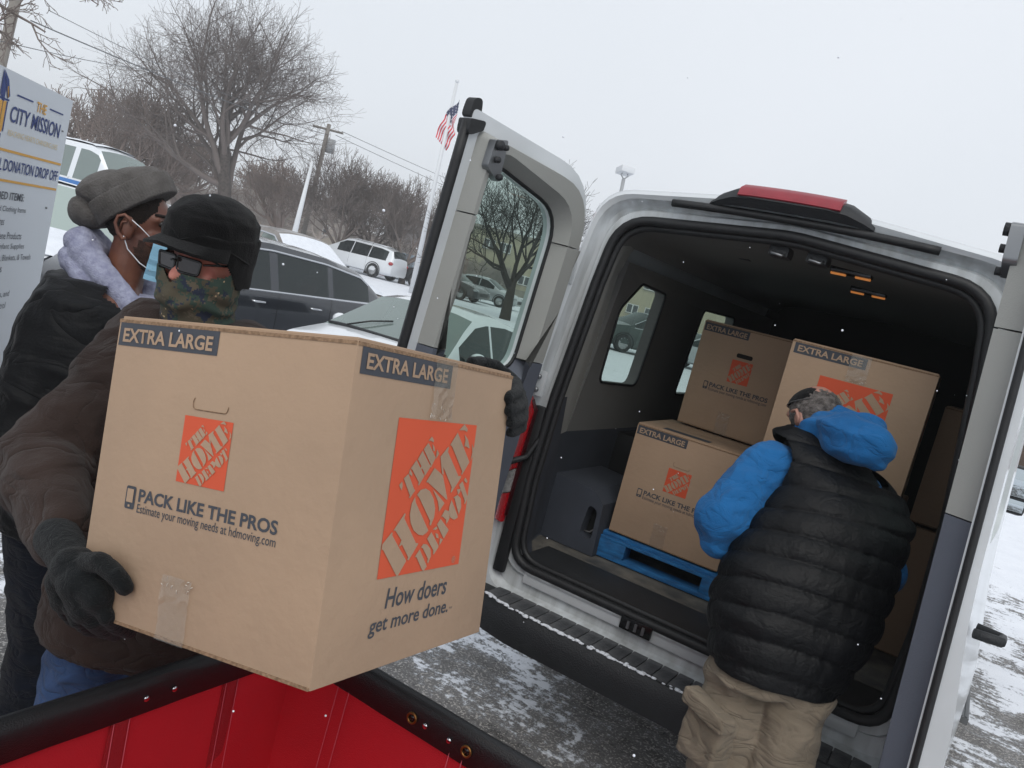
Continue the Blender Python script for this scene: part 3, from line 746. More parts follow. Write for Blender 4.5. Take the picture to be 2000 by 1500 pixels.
            for q in range(9):
                u = tu + random.uniform(.0, wv); v = (tv1 if kind == 'small' else tv0) + random.uniform(-.05, .0) * (1 if kind == 'small' else -1)
                a = F(.004)(u, v); b = F(.0045)(u + random.uniform(-.015, .015), v + random.uniform(-.012, .012)); tube('tape_crease', [a, (a + b) / 2 + V(0, -.001, .002), b], .0006, mat('tape_glint', 'd8d2c8', .25, coat=.5), r, 4)
    return r
# the carried box: pose recovered from the photograph, front-left edge lower than the rest
c_ = [V(-.549, -2.317, 1.723), V(-.01, -2.292, 1.822), V(-.026, -1.774, 1.778), V(.089, -2.333, 1.30)]
X = (c_[1] - c_[0]).normalized(); Z = (c_[1] - c_[3]).normalized(); Z = (Z - X * Z.dot(X)).normalized(); Y = Z.cross(X)
hb_ = cardboard_box('cardboard_box', .548, .52, .533, [('small', 'front'), ('big', 'right')])
hb_.matrix_world = frame_m(c_[1] - X * .548 - Z * .533, X, Y, Z)
tag(hb_, 'big brown cardboard box carried in both arms by the man in the black cap', 'cardboard box')
TORN = bmesh.new()
def place_box(o, x, y, z, yaw, label):
    o.location = (x, y, z); o.rotation_euler = (0, 0, R(yaw)); tag(o, label, 'cardboard box', 'boxes stacked inside the van')
BH = .555
b1 = cardboard_box('cardboard_box', .56, .54, BH, [('small', 'front'), ('bandonly', 'top')]); place_box(b1, -.585, .53, .905, 2, 'lower brown box standing at the left front corner of the blue pallet')
b2 = cardboard_box('cardboard_box', .53, .50, BH, [('small', 'front')], hand_hole=True); place_box(b2, -.545, .98, 1.475, -2, 'brown box with open hand hole, set back on top near the side windows')
b3 = cardboard_box('cardboard_box', .56, .54, BH, [('big', 'front'), ('small', 'right')]); place_box(b3, .065, .27, 1.475, 2, 'upper box with large orange square behind the man in the blue hoodie')
b4 = cardboard_box('cardboard_box', .56, .54, BH, [('big', 'front')]); place_box(b4, .05, .50, .905, -1, 'lower box on the pallet mostly hidden by the black puffer vest')
b5 = cardboard_box('cardboard_box', .54, .54, BH, [('small', 'front')]); place_box(b5, -.56, 1.12, .905, 1, 'back lower box on the pallet under the one with the open hand hole')
b6 = cardboard_box('cardboard_box', .16, .52, BH, [('bandonly', 'top')], tape=False); b6.scale = (1, 1, 1); place_box(b6, .655, .85, 1.36, 0, 'narrow dark box squeezed against the right wall of the van')
b7 = cardboard_box('cardboard_box', .16, .52, .62, [], tape=False); place_box(b7, .655, .85, .77, 0, 'narrow box on the van floor under another one by the right wall')
# pallet
M_BLUE = mat('blue_paint_wood', '1f6ea8', .75, noise_amt=.5, noise_scale=14, col2='154d7c', detail=10, bump=.4, bump_scale=40, stretch=(1, 4, 4))
pal = empty('pallet', (-.605, .50, .768), R(2)); tag(pal, 'worn blue wooden pallet under the boxes on the van floor', 'pallet')
def board(lo, hi, m_=None):
    b = box('board', lo, hi, m_ or M_BLUE, pal, .003); return b
for i in range(7): board((0, .02 + i * .145, .108), (1.2, .02 + i * .145 + .10, .128))
# notched stringers (front one shows)
def stringer(y):
    pr = [(0, 0), (.0, .104), (1.2, .104), (1.2, 0), (.98, 0), (.97, .05), (.92, .062), (.72, .062), (.66, .045), (.65, 0), (.50, 0), (.49, .045), (.44, .062), (.24, .062), (.19, .05), (.18, 0)]
    plate('stringer', pr, [], y, y + .04, lambda u, v, t: V(u, t, v + .004), M_BLUE, pal)
# the pallet in view is seen from its block side: blocks and long openings
for y in (.0, .45, .92):
    for x in (0.0, .53, 1.06): box('block', (x, y, .022), (x + .14, y + .10, .094), M_BLUE, pal, .004)
    board((0, y, .0), (1.2, y + .10, .022)); board((0, y, .094), (1.2, y + .10, .108))

# ================================================================== RED CANVAS CART
cart = empty('cart', (0, 0, 0)); tag(cart, 'red canvas laundry cart with black vinyl rim under the carried box', 'cart')
M_RED = mat('red_canvas', 'cb1026', .8, noise_amt=.12, noise_scale=4, bump=.35, bump_scale=420)
M_REDS = mat('red_seam', 'a00d1e', .75, bump=.4, bump_scale=300)
M_VIN = mat('black_vinyl', '17171a', .42, bump=.25, bump_scale=300, noise_amt=.2, noise_scale=8)
X0, X1, Y0, Y1, ZR = -.525, .48, -2.98, -1.655, .952
def wall(name, a, b, inward):
    n_ = 12; m_ = 8; vs = []; fs = []
    for side in (0, 1):
        for i in range(n_ + 1):
            for j in range(m_ + 1):
                p = Vector(a).lerp(Vector(b), i / n_); v = j / m_; z = .25 + (ZR - .02 - .25) * v
                bow = .012 * math.sin(math.pi * i / n_) * math.sin(math.pi * v) + random.uniform(-.0012, .0012)
                q = p + Vector(inward) * (.03 * (1 - v) - bow + side * .006); vs.append((q.x, q.y, z))
    s = (n_ + 1) * (m_ + 1)
    for side in (0, 1):
        for i in range(n_):
            for j in range(m_):
                k = side * s + i * (m_ + 1) + j; fs.append((k, k + m_ + 1, k + m_ + 2, k + 1))
    return raw(name, vs, fs, M_RED, cart, True)
wall('canvas_panel', (X0, Y0, 0), (X0, Y1, 0), (1, 0, 0)); wall('canvas_panel', (X0, Y1, 0), (X1, Y1, 0), (0, -1, 0))
wall('canvas_panel', (X1, Y0, 0), (X1, Y1, 0), (-1, 0, 0)); wall('canvas_panel', (X0, Y0, 0), (X1, Y0, 0), (0, 1, 0))
box('cart_floor', (X0 + .03, Y0 + .03, .24), (X1 - .03, Y1 - .03, .26), M_RED, cart)
def rim(a, b, inward):
    I = Vector(inward); pts = []
    prof = [(-.022, -.075), (-.024, -.01), (-.016, .008), (0.0, .014), (.014, .008), (.020, -.01), (.017, -.072), (.012, -.076)]
    rings = []
    for i in range(17):
        p = Vector(a).lerp(Vector(b), i / 16); wz = .003 * noise.noise(p * 5)
        rings.append([V(p.x, p.y, ZR + z + wz) + I * (d + .002 * noise.noise(p * 9 + V(z * 30, 0, 0))) for d, z in prof])
    v_, f_ = loft(rings, (True, True)); autosmooth(raw('rim_binding', v_, f_, M_VIN, cart), 50)
rim((X0, Y0, 0), (X0, Y1 + .005, 0), (1, 0, 0)); rim((X0 - .02, Y1, 0), (X1, Y1, 0), (0, -1, 0)); rim((X1, Y0, 0), (X1, Y1, 0), (-1, 0, 0)); rim((X0, Y0, 0), (X1, Y0, 0), (0, 1, 0))
def stud(name, c, n_, rad, m_):
    c = Vector(c); n_ = Vector(n_)
    if name == 'grommet':
        a = V(0, 0, 1); b = n_.cross(a); pts = [c + (a * math.cos(t) + b * math.sin(t)) * rad for t in np.linspace(0, 2 * math.pi, 17)[:-1]]
        g = tube('grommet', pts, .0032, m_, cart, 6, closed=True)
        tube('grommet_eye', [c - n_ * .001, c + n_ * .0006], rad * .85, M_BLK, g, 14)
    else:
        v_, f_ = ell_geo(c, (V(0, 0, 1) * rad, n_.cross(V(0, 0, 1)) * rad, n_ * rad * .5), 12, 7); raw('rivet', v_, f_, m_, cart, True)
M_BRASS = mat('brass', '8a6236', .4, .9); M_CHR = mat('chrome', 'c8c8cc', .12, 1.0)
for y in (-2.115, -2.045): stud('rivet', (X0 + .021, y, ZR - .035), (1, 0, 0), .0075, M_CHR)
for x in (-.17,): pass
for nme, x in (('grommet', -.115), ('rivet', -.075), ('rivet', -.005), ('grommet', .045)):
    stud(nme, (x, Y1 - .022, ZR - .036), (0, -1, 0),   .0120 if nme == 'grommet' else .0075, M_BRASS if nme == 'grommet' else M_CHR)
for y in (-2.16, -1.87): 
    box('seam_strip', (X0 + .008, y - .022, .26), (X0 + .012, y + .022, ZR - .06), M_REDS, cart, 0, Matrix.Translation((.0, 0, 0)))
    for dy in (-.018, .018): tube('stitching', [V(X0 + .0445, y + dy, .3), V(X0 + .014, y + dy, ZR - .06)], .0011, mat('thread', 'c05060', .8), cart, 4)
for x in (-.33, .02):
    for dx in (-.018, .018): tube('stitching', [V(x + dx, Y1 - .0445, .3), V(x + dx, Y1 - .016, ZR - .06)], .0011, mat('thread', 'c05060', .8), cart, 4)
for x in (X0 + .1, X1 - .1):
    for y in (Y0 + .12, Y1 - .12): w_ = wheel('caster', (x, y, .06), .06, .03, cart)
box('cart_frame', (X0 + .02, Y0 + .02, .12), (X1 - .02, Y1 - .02, .235), M_PLA, cart, .01)

# ================================================================== DONATION SIGN
sg = empty('sign', (0, 0, 0)); tag(sg, 'tall white donation drop off sign board with blue and yellow lettering at the left edge', 'sign')
sd = Vector((-.668, .744, 0)).normalized(); so = spot(143, 197, 3.0); so = V(so.x, so.y, so.z)
def sf(t): return lambda u, v: V(so.x, so.y, 0) - sd * u + V(sd.y, -sd.x, 0) * t + V(0, 0, so.z - v)
M_SIGN = mat('sign_white', 'd3d8de', .5); M_NAVY = mat('sign_navy', '243a78', .6); M_GOLD = mat('sign_gold', 'dca548', .6); M_SGR = mat('sign_grey', '4a4e58', .6); M_GLD2 = mat('sign_pale_gold', 'dcc79a', .6)
SW = 1.22
v_ = [sf(t)(u, v) for t in (0, -.03) for u, v in ((0, 0), (SW, 0), (SW, 2.1), (0, 2.1))]
raw('board', v_, [(0, 1, 2, 3), (4, 5, 6, 7), (0, 1, 5, 4), (1, 2, 6, 5), (2, 3, 7, 6), (3, 0, 4, 7)], M_SIGN, sg)
for u in (.08, SW - .12): v_ = [sf(-.03 - t)(uu, v) for t in (0, .05) for uu, v in ((u, .3), (u + .05, .3), (u + .05, so.z), (u, so.z))]; raw('post', v_, [(0, 1, 2, 3), (4, 5, 6, 7), (0, 1, 5, 4), (1, 2, 6, 5), (2, 3, 7, 6), (3, 0, 4, 7)], M_TRIMD, sg)
f1 = sf(.002)
def sign_text(s, ul, ur, vt, vb, m_, bold=0.0, shear=0.0):
    F = lambda a, b: f1(ul - a * (ul - ur), vb - b * (vb - vt))
    lettering('lettering', s, (0, 0, 1, 1), F, m_, sg, bold, shear)
def sign_bar(ul, ur, vt, vb, m_):
    b_ = bmesh.new(); b_.faces.new([b_.verts.new(f1(u, v)) for u, v in ((ul, vb), (ur, vb), (ur, vt), (ul, vt))]); obj('rule', b_, m_, sg)
sign_text('THE', .318, .232, .055, .088, M_GOLD, .02); sign_bar(.48, .352, .060, .065, M_NAVY); sign_bar(.206, .076, .060, .065, M_NAVY)
sign_text('CITY MISSION', .505, .080, .098, .148, M_NAVY, .012); sign_text('REACHING HEARTS CHANGING LIVES', .50, .075, .172, .190, M_GLD2)
sign_bar(.80, .012, .232, .240, M_GOLD); sign_text('DONATION DROP OFF', .488, .022, .262, .299, M_NAVY, .01); sign_text('L', .52, .502, .262, .299, M_NAVY, .01)
sign_bar(.80, .012, .325, .333, M_GOLD); sign_text('DED ITEMS:', .50, .288, .363, .388, M_SGR, .012)
for s, ul, ur, vt in (('d Clothing Items', .468, .254, .408), ('res', .448, .412, .454), ('iene Products', .436, .253, .494), ('Infant Supplies', .420, .214, .532), ('s, Blankets, & Towels', .405, .138, .570), ('s', .382, .366, .612), ('s, and', .345, .270, .696), ('ntrol', .345, .285, .735)):
    sign_text(s, ul, ur, vt, vt + (.017 if s in ('s', 'res') else .023), M_SGR)
def sign_poly(pts, m_): obj('emblem', tri_poly([pts], lambda a, b: f1(a, b)), m_, sg)
sign_poly([(.60, .005), (.565, .055), (.565, .105), (.60, .075)], M_NAVY); sign_poly([(.595, .005), (.545, .085), (.53, .075), (.555, .03)], M_NAVY)
sign_poly([(.558, .05), (.548, .046), (.537, .078), (.545, .083)], M_GOLD); sign_poly([(.60, .085), (.53, .085), (.53, .091), (.60, .091)], M_NAVY)
sign_poly([(.60, .095), (.575, .095), (.575, .19), (.60, .17)], M_GOLD); sign_poly([(.57, .095), (.548, .093), (.548, .18), (.57, .20)], M_GOLD); sign_poly([(.546, .093), (.537, .093), (.537, .185), (.546, .18)], M_NAVY); sign_poly([(.60, .20), (.55, .19), (.55, .205), (.60, .23)], M_NAVY)
for u, v in ((.055, .118), (.075, .400)): stud_v, stud_f = ell_geo(f1(u, v), (V(.004, 0, 0), V(0, .004, 0), V(0, 0, .004)), 8, 5); raw('screw', stud_v, stud_f, M_STEEL, sg, True)
# ================================================================== PEOPLE
RH = Vector((VR[0], VR[1], 0)).normalized(); FH = Vector((VF[0], VF[1], 0)).normalized()   # level axes across and along the view
UP = V(0, 0, 1)
def cloth(name, c, c2=None, nz=6, bump=.3, bs=350, rough=.9, amt=.25, sheen=.08, wr=0.0, ws=11):
    return mat(name, c, rough, noise_amt=amt, noise_scale=nz, col2=c2, bump=bump, bump_scale=bs, sheen=sheen, spec=.12, wrinkle=wr, wscale=ws)
M_SKIN1 = mat('fair_skin', 'c98a78', .5, noise_amt=.15, noise_scale=25, col2='b8685c')
M_SKIN2 = mat('brown_skin', '7b4f3c', .45, noise_amt=.35, noise_scale=14, col2='59352a', bump=.15, bump_scale=250)
M_SKIN3 = mat('ear_skin', 'a5796a', .5)
M_HAT = cloth('black_wool', '0b0b0c', bump=.5)
M_BRN = cloth('brown_canvas', '372c28', '2a211e', 5, .35, 260, wr=.016, ws=6)
M_CORD = cloth('dark_corduroy', '1a1514', None, 5, .5, 200)
M_JEAN = cloth('blue_denim', '3c5680', '2c4061', 9, .5, 500, wr=.012)
M_DJEAN = cloth('dark_denim', '171d2a', '10141d', 7, .5, 500, wr=.012)
M_GLOVE = cloth('black_glove', '16191b', '0e1011', 10, .5, 420, .8, wr=.004, ws=30)
M_BJACK = cloth('black_nylon', '131416', '0c0d0f', 4, .2, 150, .55, wr=.016, ws=5)
M_HOOD = cloth('lilac_fleece', 'a3a6bb', '8688a0', 60, .5, 200, .95, .2)
M_BEAN = cloth('grey_knit', '63605e', '504d4b', 20, .5, 160, .95)
M_BLUEH = cloth('blue_fleece', '24669f', '1c5588', 7, .35, 260, .9, .2, wr=.010, ws=9)
M_PUFF = mat('puffer_nylon', '0b0c0f', .52, wrinkle=.0035, wscale=9, noise_amt=.3, noise_scale=5, col2='08090b', bump=.25, bump_scale=90, spec=.22)
M_KHAK = cloth('khaki_twill', '857a6b', '72685a', 6, .3, 500, wr=.012, ws=8)
M_BOOT = mat('boot_leather', '2b2320', .6, noise_amt=.3, noise_scale=10)
M_HAIRD = cloth('short_black_hair', '191310', '2a1f1a', 120, 1.0, 400)
M_HAIRG = cloth('grey_hair', '7d7672', '3f3a37', 55, 1.0, 260, .95)
def camo():
    M = bpy.data.materials.new('digital_camo'); M.use_nodes = True; n = M.node_tree; b = n.nodes['Principled BSDF']; L = n.links.new; b.inputs['Roughness'].default_value = .9
    t = n.nodes.new('ShaderNodeTexCoord'); sn = n.nodes.new('ShaderNodeVectorMath'); sn.operation = 'SNAP'; sn.inputs[1].default_value = (.0042, .0042, .0042); L(t.outputs['Object'], sn.inputs[0])
    def layer(scale, off, lo, prev, col, det=3):
        ad = n.nodes.new('ShaderNodeVectorMath'); ad.inputs[1].default_value = (off, off * 1.7, off * .3); L(sn.outputs[0], ad.inputs[0])
        x = n.nodes.new('ShaderNodeTexNoise'); x.inputs['Scale'].default_value = scale; x.inputs['Detail'].default_value = det; x.inputs['Roughness'].default_value = .65; L(ad.outputs[0], x.inputs['Vector'])
        g = n.nodes.new('ShaderNodeMath'); g.operation = 'GREATER_THAN'; g.inputs[1].default_value = lo; L(x.outputs['Fac'], g.inputs[0])
        m_ = n.nodes.new('ShaderNodeMixRGB'); L(g.outputs[0], m_.inputs[0]); m_.inputs[2].default_value = srgb(col)
        if isinstance(prev, str): m_.inputs[1].default_value = srgb(prev)
        else: L(prev, m_.inputs[1])
        return m_.outputs[0]
    c = layer(18, 0, .5, '4c4638', '2f4038'); c = layer(22, 3.1, .58, c, '222a3c'); c = layer(30, 7.7, .60, c, '5b5244'); c = layer(34, 11.3, .685, c, 'b29a78', 2)
    L(c, b.inputs['Base Color']); return M
M_CAMO = camo()

def leg_chain(hip, knee, ankle, r):
    return [('c', hip, r[0], knee, r[1]), ('c', knee, r[1], ankle, r[2])]
def shoe(name, ankle, fwd, material, parent):
    a = Vector(ankle); f = Vector(fwd).normalized(); s = f.cross(UP)
    sh = [('e', a + f * .07 + V(0, 0, -.02), (f * .14, s * .05, UP * .045)), ('c', a + V(0, 0, .08), .055, a + V(0, 0, -.01), .055)]
    return blob(name, sh, .012, material, parent, 2)
def head_shapes(o, X, Y, Z, s=1.0, nose=True, jaw=True):
    """X right, Y face direction, Z up of the head; o centre of the skull"""
    P = lambda x, y, z: o + (X * x + Y * y + Z * z) * s
    S = [('e', P(0, -.012, .03), (X * .077 * s, Y * .098 * s, Z * .095 * s)), ('e', P(0, .018, -.045), (X * .064 * s, Y * .075 * s, Z * .085 * s)),
         ('e', P(0, .045, -.10), (X * .036 * s, Y * .038 * s, Z * .030 * s)), ('c', P(0, .072, .025), .014 * s, P(0, .104, -.035), .015 * s),
         ('e', P(.016, .092, -.037), (X * .012 * s, Y * .012 * s, Z * .010 * s)), ('e', P(-.016, .092, -.037), (X * .012 * s, Y * .012 * s, Z * .010 * s)),
         ('e', P(0, .078, -.072), (X * .024 * s, Y * .014 * s, Z * .010 * s)), ('c', P(-.05, .062, .034), .013 * s, P(.05, .062, .034), .013 * s),
         ('c', P(0, -.02, -.07), .056 * s, P(0, -.035, -.20), .062 * s)]
    for q in (-1, 1):
        S += [('e', P(q * .045, .055, -.03), (X * .026 * s, Y * .022 * s, Z * .022 * s)), ('e', P(q * .081, -.008, -.012), (X * .010 * s, Y * .020 * s, Z * .033 * s))]
    return S, P

def hand(name, wrist, palmdir, back, thumbdir, curl, material, parent, s=1.0, spread=.02, curls=None, fl=1.0):
    """glove or hand: palm plus five separate bent fingers; back = direction out of the back of the hand"""
    d = Vector(palmdir).normalized(); b = Vector(back); b = (b - d * b.dot(d)).normalized(); sd_ = d.cross(b).normalized()
    if sd_.dot(Vector(thumbdir)) < 0: sd_ = -sd_
    w_ = Vector(wrist); S = []
    c = w_ + d * .05 * s
    S.append(('e', c, (d * .056 * s, sd_ * .046 * s, b * .022 * s))); S.append(('c', w_ - d * .03 * s, .032 * s, w_ + d * .02 * s, .033 * s))
    for i, (off, ln) in enumerate(((.034, .082), (.012, .092), (-.012, .085), (-.034, .068))):
        k = w_ + d * .088 * s + sd_ * off * s; q = curls[i] if curls else curl; dirv = d; p = k; r = .0125 * s
        S.append(('c', w_ + d * .03 * s + sd_ * off * .8 * s, .016 * s, k, .0135 * s))
        for j in range(3):
            an = q * (.7 + .3 * j); dirv = (dirv * math.cos(an) - b * math.sin(an)); bb = b; 
            b_new = (b * math.cos(an) + dirv * 0)
            n_ = p + dirv.normalized() * ln * s * fl * (.42, .33, .27)[j]; S.append(('c', p, r, n_, r * .93)); p = n_; r *= .93
    t0 = w_ + d * .025 * s + sd_ * .032 * s; td = Vector(thumbdir).normalized(); t1 = t0 + (sd_ * .55 + td * .6 + d * .35).normalized() * .045 * s; t2 = t1 + td * .040 * s; t3 = t2 + (td * .8 - b * .2).normalized() * .028 * s
    S += [('c', t0, .019 * s, t1, .0165 * s), ('c', t1, .0165 * s, t2, .0155 * s), ('c', t2, .0155 * s, t3, .0145 * s)]
    return blob(name, S, .0038 * s, material, parent, 2, folds(.0012, (60, 60, 60)))

# ---------------------------------------------------------------- man in the black cap, carrying the box
def man_cap():
    o = spot(403, 512, 2.0)
    Yd = (-FH * .92 - RH * .30 - UP * .10).normalized(); Xd = Yd.cross(UP).normalized(); Zd = Xd.cross(Yd).normalized()
    Zd = (Zd + Xd * -.02).normalized(); Xd = Yd.cross(Zd).normalized()
    s = .97
    S, P = head_shapes(o, Xd, Yd, Zd, s)
    # torso frame: he faces the box
    F = (V(.60, -.80, 0)).normalized(); SI = V(-F.y, F.x, 0)   # SI: towards his left
    tc_ = spot(370, 760, 2.10); tc_ = V(tc_.x, tc_.y, 0)
    def tr(z, hw, hd, df=0, ds=0): return (V(tc_.x, tc_.y, z) + F * df + SI * ds, SI * hw, F * hd)
    hips = V(tc_.x, tc_.y, .92) - F * .02
    shR = spot(225, 745, 1.93); elR = spot(82, 900, 1.80); wrR = spot(126, 1070, 1.54)
    shL = spot(545, 735, 2.16); elL = spot(745, 800, 2.35); wrL = spot(985, 768, 2.03)
    aL = V(tc_.x, tc_.y, .08) + SI * .13 + F * .02; aR = V(tc_.x, tc_.y, .08) - SI * .13 - F * .06
    body = S + [('s', [tr(1.66, .10, .07), tr(1.58, .19, .10), tr(1.40, .18, .12), tr(1.15, .15, .11), tr(.95, .16, .12), tr(.86, .14, .11)]),
        ('c', shR, .06, elR, .045), ('c', elR, .045, wrR, .03), ('c', shL, .06, elL, .045), ('c', elL, .045, wrL, .03)]
    body += leg_chain(hips + SI * .09, V(tc_.x, tc_.y, .50) + SI * .11 + F * .03, aL, (.09, .06, .04)) + leg_chain(hips - SI * .09, V(tc_.x, tc_.y, .50) - SI * .11, aR, (.09, .06, .04))
    p = blob('person', body, .0085, M_SKIN1, None, 4)
    tag(p, 'person in black cap, sunglasses and camouflage face cover carrying the big box', 'person')
    # jacket
    J = [('s', [tr(1.690, .115, .085, 0), tr(1.645, .205, .12), tr(1.56, .245, .155), tr(1.35, .245, .165), tr(1.10, .235, .165), tr(.93, .245, .175), tr(.80, .245, .175)], 28),
         ('c', shR + V(.02, .03, .0), .105, elR, .098), ('c', elR, .098, spot(122, 1046, 1.60), .062), ('c', elR, .10, elR + V(0, 0, -.03), .09),
         ('c', shL, .10, elL, .085), ('c', elL, .085, spot(945, 780, 2.12), .054),
         ('c', tr(1.62, 0, 0)[0] - SI * .12, .085, shR, .10), ('c', tr(1.62, 0, 0)[0] + SI * .12, .085, shL, .095)]
    def ffold(co, n):
        f = folds(.011, (8, 8, 15), 3.0)(co, n)
        # crease rings round the bent sleeve
        d = (co - elR).length
        if d < .26: f += .009 * math.sin(d * 62 + 3.0 * noise.noise(co * 7)) * max(0, 1 - d / .26)
        return f
    jk = blob('jacket', J, .0085, M_BRN, p, 3, ffold)
    blob('jacket_collar', [('c', P(-.07, -.02, -.185), .036, P(-.085, .055, -.215), .034), ('c', P(-.085, .055, -.215), .034, P(-.03, .12, -.25), .030), ('c', P(.07, -.02, -.18), .036, P(.09, .06, -.205), .034), ('c', P(.09, .06, -.205), .034, P(.04, .13, -.245), .03), ('c', P(-.07, -.03, -.18), .036, P(.07, -.03, -.175), .036)], .007, M_CORD, p, 3, folds(.004, (20, 20, 20)))
    blob('hem_band', [('s', [tr(.845, .238, .172), tr(.79, .232, .166)], 28)], .009, M_BRN, p, 2, folds(.006, (14, 14, 8)))
    blob('trousers', leg_chain(hips + SI * .10, V(tc_.x, tc_.y, .50) + SI * .12 + F * .04, aL, (.125, .098, .085)) + leg_chain(hips - SI * .10, V(tc_.x, tc_.y, .50) - SI * .12, aR, (.125, .098, .085)) + [('s', [tr(.95, .19, .14), tr(.80, .19, .14)])], .012, M_JEAN, p, 3, folds(.01, (9, 9, 12), 5))
    shoe('boot', aL, F, M_BOOT, p); shoe('boot', aR, F, M_BOOT, p)
    # camouflage neck cover from the nose to the collar
    def cf(co, n):
        l = co - o; z = l.dot(Zd)
        return .0035 * math.sin(z * 120 + 6 * noise.noise(co * 12)) * (1 if z < -.06 else .3) + .003 * noise.noise(co * 30)
    G = [('s', [(P(0, .012, .006), Xd * .090, Yd * .094), (P(0, .012, -.022), Xd * .092, Yd * .098), (P(0, .016, -.06), Xd * .090, Yd * .098), (P(0, .014, -.10), Xd * .084, Yd * .094), (P(0, .0, -.145), Xd * .078, Yd * .083), (P(0, -.01, -.19), Xd * .085, Yd * .085), (P(0, -.015, -.23), Xd * .10, Yd * .095)], 28),
         ('c', P(0, .085, -.045), .022, P(0, .098, -.075), .026)]
    def keepg(co):
        l = (co - o) / s; x, y, z = l.dot(Xd), l.dot(Yd), l.dot(Zd)
        lim = -.020 + .25 * max(0, -(y - .075)) * .9 - 1.0 * max(0, .026 - abs(x)) 
        return z < min(lim, .012)
    blob('face_cover', G, .005, M_CAMO, p, 2, cf, keepg)
    # cap: soft crown, ear band crossing in front, short brim
    cro = [('e', P(0, -.008, .098), (Xd * .103 * s, Yd * .118 * s, (Zd) * .072 * s)), ('s', [(P(0, -.006, .035), Xd * .094, Yd * .110), (P(0, -.006, .07), Xd * .1, Yd * .115), (P(0, -.008, .115), Xd * .098, Yd * .113)], 28)]
    h = blob('cap', cro, .0055, M_HAT, p, 4, folds(.005, (14, 14, 18), 2))
    bnd = [('s', [(P(0, -.025, -.055), Xd * .088, Yd * .092), (P(0, -.016, -.02), Xd * .094, Yd * .100), (P(0, -.012, .0), Xd * .096, Yd * .106), (P(0, -.008, .04), Xd * .101, Yd * .116), (P(0, -.008, .078), Xd * .104, Yd * .118)], 28)]
    def keepb(co):
        l = (co - o) / s; x, y, z = l.dot(Xd), l.dot(Yd), l.dot(Zd)
        return z < .088 and z > (.030 if y > .045 else (-.052 + max(0, y + .01) * 1.3))
    blob('ear_band', bnd, .005, M_HAT, h, 3, folds(.002, (20, 20, 20)), keepb)
    br = []
    for i in range(13):
        a = R(-72 + 12 * i); rr_ = .108; ee = .136 + .014 * math.cos(a)
        br.append([P(math.sin(a) * rr_ * .93, math.cos(a) * rr_, .058), P(math.sin(a) * ee * .86, .02 + math.cos(a) * ee, .050 - .022 * abs(math.sin(a))), P(math.sin(a) * ee * .86, .02 + math.cos(a) * ee, .043 - .022 * abs(math.sin(a))), P(math.sin(a) * rr_ * .93, math.cos(a) * rr_, .046)])
    v_, f_ = loft([b + [] for b in br], (True, True)); autosmooth(raw('cap_brim', v_, f_, M_HAT, h), 60)
    def pipe(pts, nm='piping'):
        tube(nm, [P(*q) for q in pts], .0023, M_HAT, h, 6)
    sc = lambda a, z, r_=1.0: (math.sin(R(a)) * .107 * r_, -.008 + math.cos(R(a)) * .123 * r_, z)
    pipe([sc(-100, .02), sc(-70, .045), sc(-45, .066), sc(-25, .070), sc(-8, .058), sc(4, .042), sc(22, .03)]); pipe([sc(-60, .012), sc(-35, .030), sc(-15, .045), sc(-3, .058), sc(8, .074), sc(25, .083), sc(45, .080), sc(75, .066), sc(100, .045)])
    # sunglasses
    M_SG = mat('dark_lens', '1c1210', .10, spec=.6); g = empty('sunglasses'); g.parent = p
    for q in (-1, 1):
        rp = rpoly([(-.030, -.019, .012), (.026, -.019, .010), (.030, .016, .006), (-.031, .018, .006)], 4)
        cx = q * .034
        def lf(x, y): 
            return P(cx + (x if q > 0 else -x), .098 - .35 * abs(cx + x * q) * abs(cx + x * q) / .06 * .5 + .006, y - .002)
        b_ = bmesh.new(); b_.faces.new([b_.verts.new(lf(x, y)) for x, y in rp]); obj('dark_lens', b_, M_SG, g)
        tube('glasses_frame', [lf(x, y) for x, y in rp], .0032, M_BLK, g, 6, closed=True)
        tube('glasses_arm', [P(q * .064, .084, .008), P(q * .078, .05, .010), P(q * .083, -.01, .008)], .003, M_BLK, g, 6)
    tube('bridge', [P(-.008, .112, .004), P(0, .116, .007), P(.008, .112, .004)], .0025, M_BLK, g, 6)
    # gloves: five separate fingers each, closed on the edges of the box
    def glove(shapes, seed): return blob('glove', shapes, .0042, M_GLOVE, p, 2, folds(.0016, (45, 45, 45), seed))
    def chain(pts, r):
        q = [spot(*a) for a in pts]; return [('c', q[i], r * (1 - .07 * i), q[i + 1], r * (1 - .07 * (i + 1))) for i in range(len(q) - 1)]
    A = spot(130, 1078, 1.52); B = spot(160, 1140, 1.445)
    g = [('c', spot(112, 1052, 1.56), .042, A, .039), ('c', A, .039, B, .038), ('c', spot(145, 1110, 1.46), .040, spot(190, 1165, 1.43), .030), ('c', spot(125, 1135, 1.475), .032, spot(128, 1170, 1.47), .026), ('c', B, .042, spot(168, 1185, 1.44), .030)]
    g += chain([(190, 1170, 1.43), (208, 1205, 1.425), (228, 1226, 1.47), (252, 1236, 1.53)], .0155)
    g += chain([(165, 1185, 1.44), (180, 1215, 1.44), (202, 1232, 1.485), (226, 1240, 1.55)], .0160)
    g += chain([(140, 1180, 1.455), (150, 1210, 1.455), (172, 1228, 1.50), (196, 1234, 1.565)], .0155)
    g += chain([(122, 1165, 1.475), (126, 1192, 1.475), (144, 1212, 1.52), (166, 1220, 1.57)], .0145)
    g += chain([(158, 1100, 1.45), (196, 1098, 1.415), (226, 1122, 1.40), (243, 1146, 1.402)], .0195)
    glove(g, 1.0)
    g = [('c', spot(955, 775, 2.10), .040, spot(992, 758, 1.95), .032), ('c', spot(996, 752, 1.93), .028, spot(1010, 785, 1.89), .026)]
